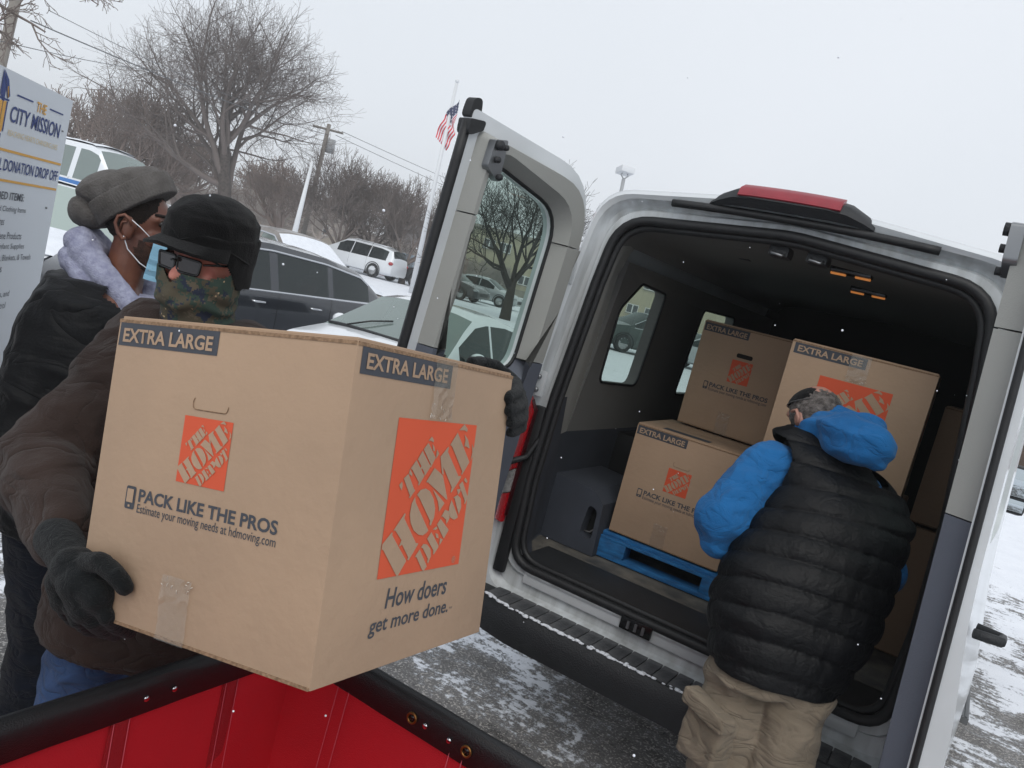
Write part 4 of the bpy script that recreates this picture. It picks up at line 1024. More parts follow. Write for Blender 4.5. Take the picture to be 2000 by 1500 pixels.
    g += chain([(1007, 748, 1.86), (1011, 764, 1.78), (999, 772, 1.705), (992, 776, 1.685)], .0150)
    g += chain([(1015, 770, 1.86), (1017, 792, 1.78), (1003, 799, 1.705), (994, 802, 1.687)], .0150)
    g += chain([(1021, 790, 1.87), (1021, 816, 1.79), (1007, 824, 1.715), (998, 826, 1.695)], .0140)
    g += chain([(1021, 808, 1.89), (1019, 836, 1.81), (1003, 844, 1.735), (996, 845, 1.712)], .0125)
    g += chain([(998, 742, 1.93), (968, 716, 1.93), (940, 708, 1.90), (920, 708, 1.86)], .0175)
    glove(g, 4.0)
    return p
man_cap()

# ---------------------------------------------------------------- man in the grey beanie, seen from the side
def man_beanie():
    o = spot(274, 443, 2.5); s = .98
    Yd = (RH * .97 + FH * .10 + UP * .06).normalized(); Xd = Yd.cross(UP).normalized(); Zd = Xd.cross(Yd)
    tilt = Matrix.Rotation(R(2), 3, Yd); Zd = tilt @ Zd; Xd = tilt @ Xd
    S, P = head_shapes(o, Xd, Yd, Zd, s)
    # visible ear detail
    tcx = spot(185, 760, 2.55); F = (RH * .97 + FH * .2).normalized(); SI = V(-F.y, F.x, 0)
    def tr(z, hw, hd, df=0, ds=0): return (V(tcx.x, tcx.y, z) + F * df + SI * ds, SI * hw, F * hd)
    hips = V(tcx.x, tcx.y, .95) - F * .03
    shR = spot(120, 640, 2.40); elR = spot(25, 905, 2.34); wrR = spot(165, 1080, 2.42)
    shL = spot(240, 640, 2.80); elL = shL + V(.05, .0, -.3); wrL = elL + F * .2 + V(0, 0, -.12)
    aR = spot(45, 1425, 2.62); aR.z = .09; aL = aR + SI * .28 + F * .1
    body = S + [('s', [tr(1.66, .10, .09, -.02), tr(1.56, .19, .11), tr(1.35, .18, .13), tr(1.05, .16, .13), tr(.9, .16, .12)]), ('c', shR, .06, elR, .045), ('c', elR, .045, wrR, .032), ('c', shL, .06, elL, .045), ('c', elL, .045, wrL, .03)]
    body += leg_chain(hips - SI * .09, (hips + aR) / 2 + F * .02, aR, (.09, .06, .04)) + leg_chain(hips + SI * .09, (hips + aL) / 2 + F * .03, aL, (.09, .06, .04))
    ear = [('c', P(.084, -.030, .022), .006, P(.090, -.030, .0), .007)]
    body += [('e', P(.088, -.012, -.008), (Xd * .008, Yd * .021, Zd * .034))]
    p = blob('person', body, .0065, M_SKIN2, None, 3)
    tag(p, 'person in grey beanie, pale hoodie and black jacket standing before the sign', 'person')
    # ear rim
    er = [P(.098, -.004, -.034), P(.101, -.014, -.040), P(.102, -.028, -.022), P(.103, -.038, .004), P(.102, -.032, .026), P(.101, -.014, .033), P(.099, .002, .022), P(.097, .006, .004)]
    tube('ear_rim', er, [.005, .007, .006, .005, .005, .005, .005, .004], M_SKIN2, p, 8)
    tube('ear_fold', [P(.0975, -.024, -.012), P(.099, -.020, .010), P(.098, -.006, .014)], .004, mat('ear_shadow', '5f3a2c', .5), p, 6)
    # short hair, beard
    def off(l): return l
    H = [('e', P(0, -.013, .031), (Xd * .0785 * s, Yd * .100 * s, Zd * .096 * s))]
    def keeph(co):
        l = (co - o) / s; y, z = l.dot(Yd), l.dot(Zd)
        return z > -.050 and (y < .062 if z > .045 else (y < .012 + .8 * (z + .01) if z > -.01 else y < -.038)) 
    blob('hair', H, .006, M_HAIRD, p, 2, lambda c, n: .0015 * noise.noise(c * 150), keeph)
    B = [('e', P(0, .020, -.047), (Xd * .0665 * s, Yd * .0785 * s, Zd * .0885 * s)), ('e', P(0, .048, -.105), (Xd * .040 * s, Yd * .041 * s, Zd * .032 * s))]
    def keepbr(co):
        l = (co - o) / s; y, z = l.dot(Yd), l.dot(Zd)
        return z < -.035 - .0 * y and y > .000 + (-.3) * (z + .05) and not (z > -.055 and y < .02)
    blob('beard', B, .006, mat('beard_stubble', '4a3126', .9, noise_amt=.5, noise_scale=60, col2='2c1c15', bump=.6, bump_scale=300), p, 2, lambda c, n: .0015 * noise.noise(c * 160), keepbr)
    blob('eyebrow', [('c', P(.030, .083, .046), .005, P(.062, .062, .048), .0045)], .0025, M_HAIRD, p, 1)
    v_, f_ = ell_geo(P(.036, .073, .022), (Xd * .011, Yd * .011, Zd * .010)); raw('eye', v_, f_, mat('eye_dark', '201814', .15), p, True)
    # slouched knit hat: cuff band rising to the forehead, bag hanging at the back
    Bz = (Zd * .80 - Yd * .60).normalized(); By = (Yd * .80 + Zd * .60).normalized(); bo = P(0, -.012, .058)
    def bp(a, r1, r2, h): return bo + Xd * (math.sin(a) * r1) + By * (math.cos(a) * r2) + Bz * h
    cuff = [('s', [(bo - Bz * .006, Xd * .096, By * .122), (bo + Bz * .03, Xd * .102, By * .127), (bo + Bz * .062, Xd * .100, By * .124)], 40)]
    def rib(co, n):
        l = co - bo; a = math.atan2(l.dot(Xd), l.dot(By)); return .0016 * math.sin(a * 78)
    blob('beanie_cuff', cuff, .0042, M_BEAN, p, 2, rib, lambda co: True)
    bag = [('s', [(bo + Bz * .045, Xd * .094, By * .118), (bo + Bz * .085 - By * .012, Xd * .094, By * .114), (bo + Bz * .110 - By * .045, Xd * .083, By * .092)], 28),
           ('e', bo + Bz * .085 - By * .065, (Xd * .084, By * .088, Bz * .056)), ('e', bo + Bz * .052 - By * .130, (Xd * .066, By * .056, Bz * .060)), ('c', bo + Bz * .04 - By * .11, .055, bo + Bz * .06 - By * .145, .050)]
    def bf(co, n):
        l = co - bo; u = l.dot(By) + .35 * l.dot(Bz)
        return -.012 * math.exp(-((u + .085 + .25 * (l.dot(Bz) - .06)) / .011) ** 2) * (1 if l.dot(Bz) < .11 else .3) + .004 * noise.noise(co * 16)
    blob('beanie', bag, .0052, M_BEAN, p, 3, bf)
    # surgical mask worn on the chin and its loops
    M_MASK = mat('mask_blue', '86b4cc', .85, bump=.3, bump_scale=200); M_MASKI = mat('mask_strap', 'd8dbe0', .8)
    ms = []; 
    for i in range(11):
        a = R(-62 + 12.4 * i); row = []
        for j in range(8):
            v = j / 7; rr_ = .070 + .026 * math.cos(a) * (1 - .2 * v) + .004 * (j % 2)
            row.append(P(math.sin(a) * (rr_ + .004) * .92, .028 + math.cos(a) * rr_ * 1.0 - .018 * v, -.028 - .112 * v - .02 * math.cos(a)))
        ms.append(row)
    vs = [q for r_ in ms for q in r_]; fs = [(i * 8 + j, i * 8 + j + 1, (i + 1) * 8 + j + 1, (i + 1) * 8 + j) for i in range(10) for j in range(7)]
    mk = autosmooth(raw('face_mask', vs, fs, M_MASK, p), 25)
    tube('mask_strap', [P(.100, -.006, .030), P(.085, .03, .003), P(.078, .062, -.024)], .0017, M_MASKI, mk, 6)
    tube('mask_strap', [P(.098, -.012, -.030), P(.086, .0, -.068), P(.074, .035, -.104), P(.066, .066, -.122)], .0017, M_MASKI, mk, 6)
    # hoodie: thick hood bunched behind the neck, front placket
    HD = [('c', P(.06, -.13, -.105), .042, P(.095, -.05, -.165), .036), ('c', P(.095, -.05, -.165), .036, P(.105, .03, -.235), .032), ('c', P(.105, .03, -.235), .032, P(.07, .09, -.285), .028),
          ('c', P(.06, -.13, -.105), .045, P(-.06, -.14, -.10), .045), ('c', P(.04, -.155, -.075), .042, P(-.04, -.155, -.075), .042), ('c', P(-.06, -.13, -.105), .042, P(-.10, .0, -.20), .04), ('c', P(-.10, .0, -.20), .038, P(-.03, .09, -.285), .03),
          ('c', P(.05, -.17, -.13), .035, P(.10, -.10, -.20), .03), ('s', [(P(0, -.03, -.21), Xd * .125, Yd * .12), (P(0, -.01, -.29), Xd * .15, Yd * .135), (P(0, .0, -.42), Xd * .17, Yd * .15), (P(0, .0, -.60), Xd * .17, Yd * .155)], 28)]
    blob('hoodie', HD, .0065, M_HOOD, p, 3, lambda c, n: .006 * (1 - 2.2 * abs(noise.noise(Vector((c.x * 16, c.y * 16, c.z * 13))))) )
    # open black jacket
    JK = [('s', [tr(1.655, .15, .12, -.06), tr(1.60, .235, .155, -.04), tr(1.48, .26, .185, -.02), tr(1.25, .27, .20), tr(1.0, .27, .20), tr(.90, .255, .19)], 30),
          ('c', shR, .115, elR, .105), ('c', elR, .105, wrR + V(0, 0, .02), .07), ('c', shL, .11, elL, .10), ('c', elL, .10, wrL, .07)]
    def keepj(co):
        l = co - V(tcx.x, tcx.y, 0); f = l.dot(F); si = l.dot(SI)
        return not (f > .02 and abs(si) < .055 + max(0, co.z - 1.30) * .34 and co.z > .95) 
    def jf(co, n): return folds(.013, (6, 6, 9), 8.0)(co, n)
    blob('open_jacket', JK, .010, M_BJACK, p, 3, jf, keepj)
    blob('trousers', leg_chain(hips - SI * .10, (hips + aR) / 2 + F * .02, aR, (.13, .105, .09)) + leg_chain(hips + SI * .10, (hips + aL) / 2 + F * .03, aL, (.13, .105, .09)) + [('s', [tr(1.0, .18, .15), tr(.88, .18, .15)])], .013, M_DJEAN, p, 3, folds(.012, (8, 8, 10), 9))
    shoe('boot', aR, F, M_BOOT, p); shoe('boot', aL, F, M_BOOT, p)
    hand('hand', wrR + V(0, 0, .0), V(.1, 0, -1), -FH, F, .3, M_SKIN2, p, 1.0); hand('hand', wrL, V(.6, .4, -.5), UP, -SI, .3, M_SKIN2, p, 1.0)
man_beanie()

# ---------------------------------------------------------------- man in the blue hoodie and puffer vest, back to the camera
def man_vest():
    def rg_(px, py, d, hw, hd): return (spot(px, py, d), RH * hw, FH * hd)
    o = spot(1588, 822, 2.96)
    Yd = (FH * .80 - RH * .35 - UP * .50).normalized(); Xd = Yd.cross(UP).normalized(); Zd = Xd.cross(Yd)
    S, P = head_shapes(o, Xd, Yd, Zd, 1.0)
    shL = spot(1502, 918, 2.84); elL = spot(1412, 1012, 2.76); wrL = spot(1440, 1075, 2.98)
    shR = spot(1682, 965, 2.78); elR = spot(1728, 1120, 2.70); wrR = spot(1640, 1150, 2.98)
    hL = spot(1448, 1310, 2.64); hR = spot(1558, 1345, 2.58)
    kL = spot(1412, 1495, 2.66); kR = spot(1492, 1570, 2.60)
    aL = V(kL.x + .0, kL.y, .10); aR = V(kR.x, kR.y, .10)
    tors = [rg_(1505, 1300, 2.63, .17, .12), rg_(1555, 1180, 2.68, .16, .12), rg_(1620, 1000, 2.76, .17, .12), rg_(1616, 925, 2.84, .15, .10), rg_(1598, 868, 2.88, .09, .07)]
    body = S + [('s', tors), ('c', shL, .06, elL, .045), ('c', elL, .045, wrL, .032), ('c', shR, .06, elR, .045), ('c', elR, .045, wrR, .032)]
    body += leg_chain(hL, kL, aL, (.10, .07, .045)) + leg_chain(hR, kR, aR, (.10, .07, .045))
    p = blob('person', body, .009, M_SKIN3, None, 3)
    tag(p, 'person in black puffer vest, blue hoodie and khaki trousers leaning into the van', 'person')
    hand('hand', wrL, (RH * .2 + FH * .9 - UP * .1), -RH, UP, .35, M_SKIN3, p); hand('hand', wrR, (FH * .9 - RH * .3), UP, -RH, .35, M_SKIN3, p)
    hr = blob('hair', [('e', P(0, -.014, .020), (Xd * .084, Yd * .104, Zd * .098)), ('c', P(0, -.05, -.05), .062, P(0, -.05, -.02), .07)], .005, M_HAIRG, p, 2, lambda c, n: .004 * noise.noise(c * 90), lambda co: (co - o).dot(Yd) < .05)
    Cz = (Zd * .97 + Yd * .0 - Yd * .10).normalized()
    cap_ = [('e', P(0, .0, .052), (Xd * .082, Yd * .094, Cz * .070))]
    blob('skull_cap', cap_, .005, M_HAT, p, 2, None, lambda co: (co - o).dot(Cz) > .060)
    tube('cap_edge', [o + Xd * (math.sin(a) * .0825) + Xd.cross(Cz) * (math.cos(a) * -.0945) + Cz * .0605 for a in np.linspace(0, 2 * math.pi, 33)[:-1]], .0022, mat('cap_edge', '4f4d4c', .9), p, 6, closed=True)
    tube('ear_rim', [P(-.092, -.012, -.036), P(-.098, -.028, -.012), P(-.098, -.022, .018), P(-.096, .004, .020)], .006, M_SKIN3, p, 6)
    # hoodie sleeves and hood
    SL = [('c', shL, .102, elL, .096), ('c', elL, .094, spot(1440, 1075, 2.93), .070), ('c', elL + V(0, 0, -.005), .096, spot(1404, 1060, 2.76), .060), ('c', shR, .07, elR, .068), ('c', elR, .066, wrR, .055), ('s', [rg_(1560, 1160, 2.68, .22, .13), rg_(1625, 980, 2.78, .19, .13), rg_(1606, 890, 2.86, .12, .09)], 24)]
    def sf_(co, n):
        d = (co - elL).length; return folds(.009, (11, 11, 13), 4)(co, n) + (.005 * math.sin(d * 75 + 4 * noise.noise(co * 8)) * max(0, 1 - d / .2))
    hd_ = blob('hoodie', SL, .0065, M_BLUEH, p, 3, sf_)
    HO = [('c', spot(1590, 838, 2.84), .045, spot(1655, 845, 2.76), .075), ('c', spot(1640, 848, 2.76), .078, spot(1700, 872, 2.66), .074), ('c', spot(1605, 832, 2.86), .05, spot(1690, 850, 2.72), .07), ('e', spot(1690, 868, 2.68), (RH * .085, UP * .055, FH * .06)), ('c', spot(1700, 880, 2.66), .058, spot(1712, 905, 2.64), .034), ('c', spot(1560, 845, 2.92), .035, spot(1625, 815, 2.90), .045), ('c', spot(1625, 815, 2.90), .045, spot(1690, 850, 2.80), .055)]
    blob('hood', HO, .0065, M_BLUEH, hd_, 3, lambda c, n: .011 * (.7 - 2.6 * abs(noise.noise(Vector((c.x * 6 + 5, c.y * 6 + c.z * 5, c.z * 13))))))
    # quilted vest
    VS = [('s', [rg_(1510, 1318, 2.60, .205, .155), rg_(1514, 1295, 2.61, .215, .165), rg_(1545, 1205, 2.63, .268, .19), rg_(1580, 1120, 2.66, .268, .195), rg_(1614, 1050, 2.70, .248, .19), rg_(1644, 990, 2.74, .232, .19), rg_(1642, 940, 2.78, .205, .165), rg_(1606, 888, 2.84, .165, .12), rg_(1580, 858, 2.87, .125, .09), rg_(1580, 842, 2.89, .08, .07)], 40)]
    ax0 = spot(1506, 1316, 2.60); ax1 = spot(1598, 858, 2.85); axd = (ax1 - ax0).normalized()
    def puff(co, n):
        l = co - ax0; t = l.dot(axd) - .10 * abs(l.dot(RH)) ** 1.6 + .012 * noise.noise(co * 5)
        ph = (t + .02) / .086
        s_ = abs(math.sin(math.pi * ph)) ** .42
        seam = 1 if t > -.005 else .5
        wr = noise.noise(Vector((co.x * 26, co.y * 26, co.z * 9))) * .004 * (1 - s_ * .4)
        return seam * .015 * s_ - .009 + wr + .004 * noise.noise(co * 11)
    vt = blob('puffer_vest', VS, .0062, M_PUFF, p, 2, puff, lambda co: not ((co - shL).dot(RH) < .045 and (co - shL).length < .125) and not ((co - shR).length < .09))
    for c_sh, el in ((shL, elL), (shR, elR)):
        a = (el - c_sh).normalized(); u = a.cross(UP).normalized(); q = a.cross(u)
        if c_sh is shR: continue
        rimp = [c_sh + RH * .045 + (UP * math.cos(t) + FH * math.sin(t)) * .108 for t in np.linspace(0, 2 * math.pi, 25)[:-1]]
        tube('armhole_binding', rimp, .008, M_HAT, vt, 6, closed=True)
    # trousers with cargo pocket
    TR = leg_chain(hL, kL, aL, (.112, .106, .10)) + leg_chain(hR, kR, aR, (.112, .106, .10)) + [('s', [rg_(1485, 1335, 2.60, .165, .13), rg_(1508, 1285, 2.62, .175, .14), rg_(1512, 1240, 2.64, .18, .13)], 28)]
    def tf(co, n): return folds(.012, (9, 9, 10), 6.5)(co, n) + .005 * math.sin(co.z * 34 + 8 * noise.noise(co * 5))
    trz = blob('trousers', TR, .009, M_KHAK, p, 3, tf)
    def pock(name, pts, th):
        b_ = bmesh.new()
    out_l = (-RH * .85 - FH * .52).normalized()
    cpos = spot(1378, 1420, 2.58)
    pm = frame_m(cpos, (RH * .62 - FH * .78).normalized(), out_l, UP)
    blob('cargo_pocket', [('m', *loft([[pm @ V(x * k, y, z * k - .02) for x, z in rpoly([(-.075, -.10, .02), (.075, -.10, .02), (.075, .08, .02), (-.075, .08, .02)], 3)] for k, y in ((1, -.06), (1, .012), (.9, .022))], (True, True)))], .007, M_KHAK, trz, 2, folds(.006, (16, 16, 16), 2))
    blob('pocket_flap', [('m', *loft([[pm @ V(x, y, z) for x, z in rpoly([(-.085, .045, .012), (.085, .02, .012), (.085, .07, .01), (-.085, .10, .01)], 3)] for y in (-.02, .032, .040)], (True, True)))], .006, M_KHAK, trz, 1, folds(.003, (16, 16, 16), 2))
    shoe('boot', aL, FH, M_BOOT, p); shoe('boot', aR, FH, M_BOOT, p)
man_vest()
# ================================================================== VEHICLES
def lerp_tab(tab, x):
    xs = [t[0] for t in tab]; return float(np.interp(x, xs, [t[1] for t in tab]))
M_CGL = glass('car_glass', (.10, .12, .12, 1), refl=.05, solid=.8, solid_col=(.014, .019, .021, 1))
M_FROST = glass('frosted_glass', (.35, .42, .40, 1), .25, .08, solid=.80, solid_col=(.42, .50, .47, 1))
M_CLRGL = glass('clear_car_glass', (.40, .48, .45, 1), .05, .14, solid=.45, solid_col=(.30, .37, .35, 1))
M_CHROME = mat('bright_trim', 'c9cbcf', .18, .95)
M_SNOW = mat('snow', 'e4e8ef', .9, noise_amt=.08, noise_scale=12, bump=.6, bump_scale=30)
M_HLAMP = mat('headlamp', 'a9aeb2', .12, coat=1.0, noise_amt=.5, noise_scale=25)
def car(label, cat, paint, L, W, top, belt, loc, heading, wins, ws, rw, glassm=None, wsglass=None, chrome=False, snow=None, name='parked_car', tumble=.34, group='vehicles parked in the snowy lot', wheels=True, nst=64, seams=(), rearglass=None, handles=(), mirrors=None, wip=False, stripe=None):
    hw = W / 2
    xs = sorted(set([round(float(x), 4) for x in np.linspace(-L / 2, L / 2, nst)] + [round(x, 4) for w_ in wins for x in w_] + [round(x, 4) for x in ws + rw]))
    xs = [x for i, x in enumerate(xs) if i == 0 or x - xs[i - 1] > .004]
    rings = []
    for x in xs:
        q = abs(x) / (L / 2); wf = 1 - .16 * q ** 7; zt = lerp_tab(top, x); b = lerp_tab(belt, x); zb = .22 + .10 * q ** 6
        if q > .985: wf *= .95
        h = hw * wf; bb = min(b, zt - .035); gh = max(0, zt - bb - .04)
        yr = h * .93 - gh * tumble
        pts = [(0, zb), (h * .82, zb), (h * .96, zb + .07), (h * 1.0, .42), (h * 1.0, (.42 + bb) / 2), (h * .985, bb - .06), (h * .965, bb - .012), (h * .93, bb)]
        for k in (1, 2, 3): pts.append((h * .93 + (yr - h * .93) * k / 3 * .94, bb + gh * k / 3 * .86))
        pts += [(yr - .05 * min(1, gh * 3), bb + gh + .005 * 1), (yr * .62, zt + .0), (yr * .3, zt + .015), (0, zt + .02)]
        rings.append(pts)
    n = len(rings[0]); F = {'body': [], 'ws': [], 'rw': []}
    wl = {i: [] for i in range(len(wins))}
    def vid(i, j, s): return (i * n + j) * 2 + s
    vs = []
    for x, r_ in zip(xs, rings):
        for y, z in r_: vs += [(x, y, z), (x, -y, z)]
    for i in range(len(xs) - 1):
        xm = (xs[i] + xs[i + 1]) / 2
        for j in range(n - 1):
            for s in (0, 1):
                f = (vid(i, j, s), vid(i + 1, j, s), vid(i + 1, j + 1, s), vid(i, j + 1, s)); key = 'body'
                tall = rings[i][10][1] - rings[i][7][1] > .07 or rings[i + 1][10][1] - rings[i + 1][7][1] > .07
                if 7 <= j <= 9 and tall:
                    for k, (a, b) in enumerate(wins):
                        if a < xm < b: key = ('w', k)
                if j >= 11:
                    if ws[0] < xm < ws[1]: key = 'ws'
                    if rw[0] < xm < rw[1]: key = 'rw'
                if isinstance(key, tuple): wl[key[1]].append((f, s))
                else: F[key].append(f)
    F['body'].append(tuple(vid(0, j, 0) for j in range(n)) + tuple(vid(0, j, 1) for j in range(n - 1, -1, -1)))
    F['body'].append(tuple(vid(len(xs) - 1, j, 0) for j in range(n)) + tuple(vid(len(xs) - 1, j, 1) for j in range(n - 1, -1, -1)))
    loc = V(*loc); loc.z = rise(loc.x, loc.y)
    h = Vector((heading[0], heading[1], 0)).normalized(); root = empty(name, loc, math.atan2(h.y, h.x)); tag(root, label, cat, group)
    def sub(nm, faces, m_, shrink=0):
        ids = sorted({i for f in faces for i in f}); mp = {a: b for b, a in enumerate(ids)}
        return autosmooth(raw(nm, [vs[i] for i in ids], [tuple(mp[i] for i in f) for f in faces], m_, root, normals=(nm == 'body')), 42)
    body = sub('body', F['body'], paint)
    if F['ws']: sub('windscreen', F['ws'], wsglass or glassm or M_CGL)
    if F['rw']: sub('rear_window', F['rw'], rearglass or glassm or M_CGL)
    for k in wl:
        for s in (0, 1):
            fs = [f for f, s2 in wl[k] if s2 == s]
            if fs: sub('side_window', fs, glassm or M_CGL)
    st = lambda x: min(range(len(xs)), key=lambda i: abs(xs[i] - x))
    for s in (1, -1):
        yy = lambda i, j, off=.004: V(xs[i], s * (rings[i][j][0] + off), rings[i][j][1])
        if chrome and wins:
            a, b = st(min(w_[0] for w_ in wins)), st(max(w_[1] for w_ in wins))
            tube('window_trim', [yy(i, 7, .006) for i in range(a, b + 1)], .019, M_CHROME, root, 6)
            tube('window_trim', [yy(i, 10, .004) for i in range(a, b + 1)], .017, M_CHROME, root, 6)
        for k in range(len(wins) - 1):
            i = st((wins[k][1] + wins[k + 1][0]) / 2)
            tube('door_seam', [yy(i, j, .0015) for j in range(3, 8)], .004, M_BLK, root, 4)
        for x in seams:
            i = st(x); tube('door_seam', [yy(i, j, .0015) for j in range(3, 8)], .004, M_BLK, root, 4)
        for x, z in handles:
            i = st(x); y = rings[i][5][0]
            hd = tube('door_handle', [V(x - .11, s * (y + .0), z), V(x - .08, s * (y + .035), z), V(x + .08, s * (y + .035), z), V(x + .11, s * y, z)], .014, M_CHROME, root, 6)
        if mirrors:
            x, z = mirrors; i = st(x); y = rings[i][7][0]
            v_, f_ = ell_geo((x, s * (y + .12), z), (V(.07, 0, 0), V(0, .11, 0), V(0, 0, .08)), 10, 7); raw('mirror', v_, f_, paint if not snow else M_BLK, root, True)
        # lamps
        q = st(L / 2 - .22); q2 = st(L / 2 - .05)
        v_, f_ = ell_geo((L / 2 - .16, s * hw * .78, min(.72, lerp_tab(top, L / 2 - .16) - .10)), (V(.17, -s * .05, 0), V(0, .18, 0), V(0, 0, .075)), 12, 7); raw('headlight', v_, f_, M_HLAMP, root, True)
        v_, f_ = ell_geo((-L / 2 + .10, s * hw * .80, lerp_tab(belt, -L / 2 + .1) - .10), (V(.12, 0, 0), V(0, .16, 0), V(0, 0, .10)), 12, 7); raw('tail_light', v_, f_, M_LENS, root, True)
    if wheels:
        rad = .33 if top[len(top) // 2][1] < 1.6 else .37; wx = L * .30
        for x in (-wx, wx):
            for s in (1, -1):
                wheel('wheel', (x, s * (hw - .09), rad), rad, .22, root)
                w_ = COL.objects[-1]
        for o in root.children:
            if o.name.startswith('wheel'): o.rotation_euler = (0, 0, R(90))
        for x in (-wx, wx):
            for s in (1, -1):
                pts = [V(x + math.cos(a) * (rad + .06), s * (hw + .002), rad + math.sin(a) * (rad + .06)) for a in np.linspace(-.35, math.pi + .35, 18)]
                tube('wheel_arch', pts, .035, M_PLA, root, 6, flat=.6)
    box('grille', (L / 2 - .06, -hw * .5, .42), (L / 2 + .004, hw * .5, .60), M_PLA, root, .01)
    if snow:
        for a, b, j0, th in snow:
            ia, ib = st(a), st(b); fv = []; ff = []
            js = list(range(j0, n)) ; full = [(j, 1) for j in js] + [(j, -1) for j in js[::-1][1:]]
            for i in range(ia, ib + 1):
                for j, s in full: fv.append((xs[i], s * rings[i][j][0] * .985, rings[i][j][1] + th * (.8 + .5 * noise.noise(V(xs[i] * 3, rings[i][j][0] * s * 3, 0)))))
            m_ = len(full)
            for i in range(ib - ia):
                for k in range(m_ - 1): ff.append((i * m_ + k, i * m_ + k + 1, (i + 1) * m_ + k + 1, (i + 1) * m_ + k))
            autosmooth(raw('snow_cover', fv, ff, M_SNOW, root), 60)
    if wip:
        for s in (1, -1):
            a = V(ws[1] + .02, s * hw * .55, lerp_tab(top, ws[1]) + .03); b = V(ws[1] - .28, s * hw * .10, lerp_tab(top, ws[1] - .28) + .04)
            tube('wiper', [a, (a + b) / 2 + V(0, 0, .02), b], .011, M_BLK, root, 6)
        cw = [V(ws[1] + .03 - .10 * (y / hw) ** 2, y, lerp_tab(top, ws[1] + .02) + .022 - .05 * (y / hw) ** 4) for y in np.linspace(-hw * .86, hw * .86, 12)]
        tube('cowl', cw, .022, M_PLA, root, 6)
    if stripe:
        z0, z1, x0, x1, m_ = stripe
        for s in (1, -1):
            i0, i1 = st(x0), st(x1); fv = []
            for i in range(i0, i1 + 1):
                y = hw * (1 - .16 * (abs(xs[i]) / (L / 2)) ** 7) + .012; fv += [(xs[i], s * y, z0), (xs[i], s * y * .995, z1)]
            raw('side_stripe', fv, [(2 * k, 2 * k + 2, 2 * k + 3, 2 * k + 1) for k in range(i1 - i0)], m_, root)
    return root
P_WHITE = mat('car_white', 'dde1e5', .22, coat=1.0); P_DARK = mat('car_slate', '23272f', .2, .3, coat=1.0, noise_amt=.05, noise_scale=3)
P_TAUPE = mat('car_taupe', '6e665f', .35, .3, coat=.6, noise_amt=.2, noise_scale=5, col2='8d8884'); P_SILV = mat('car_silver', 'a9adb0', .3, .5, coat=.8); P_BLK = mat('car_black', '1b1e22', .3, coat=.8)
SEDAN = [(-2.4, .70), (-2.36, .93), (-1.75, 1.02), (-1.0, 1.40), (-.5, 1.47), (.1, 1.48), (.45, 1.43), (1.28, 1.0), (1.9, .90), (2.25, .78), (2.38, .62)]
SBELT = [(-2.4, .92), (-1.0, .95), (1.2, .92), (2.4, .80)]
SUVT = [(-2.45, .85), (-2.43, 1.10), (-2.2, 1.30), (-1.75, 1.56), (-1.0, 1.66), (0, 1.70), (.4, 1.68), (1.25, 1.14), (2.0, 1.04), (2.35, .85), (2.45, .6)]
UBELT = [(-2.45, 1.12), (-1.5, 1.10), (1.3, 1.04), (2.45, .9)]
VANT = [(-2.9, 1.0), (-2.88, 1.95), (-2.6, 2.10), (1.0, 2.12), (1.25, 2.05), (1.95, 1.30), (2.6, 1.12), (2.85, .9), (2.9, .6)]
VBELT = [(-2.9, 1.22), (1.9, 1.20), (2.9, 1.0)]
MINI = [(-2.5, .9), (-2.47, 1.25), (-2.3, 1.60), (-1.6, 1.72), (0.2, 1.74), (.6, 1.68), (1.6, 1.05), (2.2, .92), (2.5, .6)]
MBELT = [(-2.5, 1.02), (2.5, .92)]

# white saloon nose-on in front of the dark SUV
a_ = spot(870, 590, 10.45); b_ = spot(750, 660, 9.3); hd = (b_ - a_); hd.z = 0; hd.normalize(); cpos = V(b_.x, b_.y, 0) - hd * 1.28
car('white saloon with bare windscreen and wipers, nose towards the van door', 'car', P_WHITE, 4.76, 1.82, SEDAN, SBELT, cpos, hd, [(-.95, -.02), (.04, .95)], [.45, 1.28], [-1.7, -1.0], glassm=M_CGL, wsglass=M_CLRGL, wip=True, mirrors=(.75, 1.0), handles=[(-.3, .80), (.6, .80)])
# dark SUV side-on
p1 = spot(495, 565, 10.24); p2 = spot(740, 603, 12.46); dr = (p1 - p2); dr.z = 0; dr.normalize(); rear = p2 - dr * .35; aw = V(-dr.y, dr.x, 0)
if aw.dot(FH) < 0: aw = -aw
car('dark slate estate car side-on with bright window trim behind the black cap', 'car', P_DARK, 4.9, 1.92, SUVT, UBELT, rear + dr * 2.45 + aw * .95, dr, [(-1.95, -1.13), (-1.03, -.07), (.07, 1.10)], [.42, 1.25], [-2.2, -1.75], chrome=True, handles=[(-.75, .93), (.30, .93)], mirrors=(.95, 1.12), glassm=M_CGL)
car('taupe saloon with snow on its windscreen and bonnet, behind the dark slate car', 'car', P_TAUPE, 4.8, 1.85, SUVT, UBELT, spot(560, 500, 16.5), (RH * .80 - FH * .60), [(-.95, -.02), (.04, .95)], [.45, 1.28], [-1.7, -1.0], chrome=True, glassm=M_CLRGL, wsglass=M_SNOW, snow=[(1.30, 2.2, 7, .03)], mirrors=(.75, 1.05))
car('white minivan with dark side windows near the blue-grey containers', 'minivan', P_WHITE, 5.0, 1.95, MINI, MBELT, spot(704, 505, 44), (-RH * .93 + FH * .40), [(-2.1, -1.05), (-1.0, .05), (.10, .95)], [.6, 1.6], [-2.47, -2.3], snow=[(-1.8, .4, 11, .03)])
M_STR = mat('blue_stripe', '3f74b4', .4)
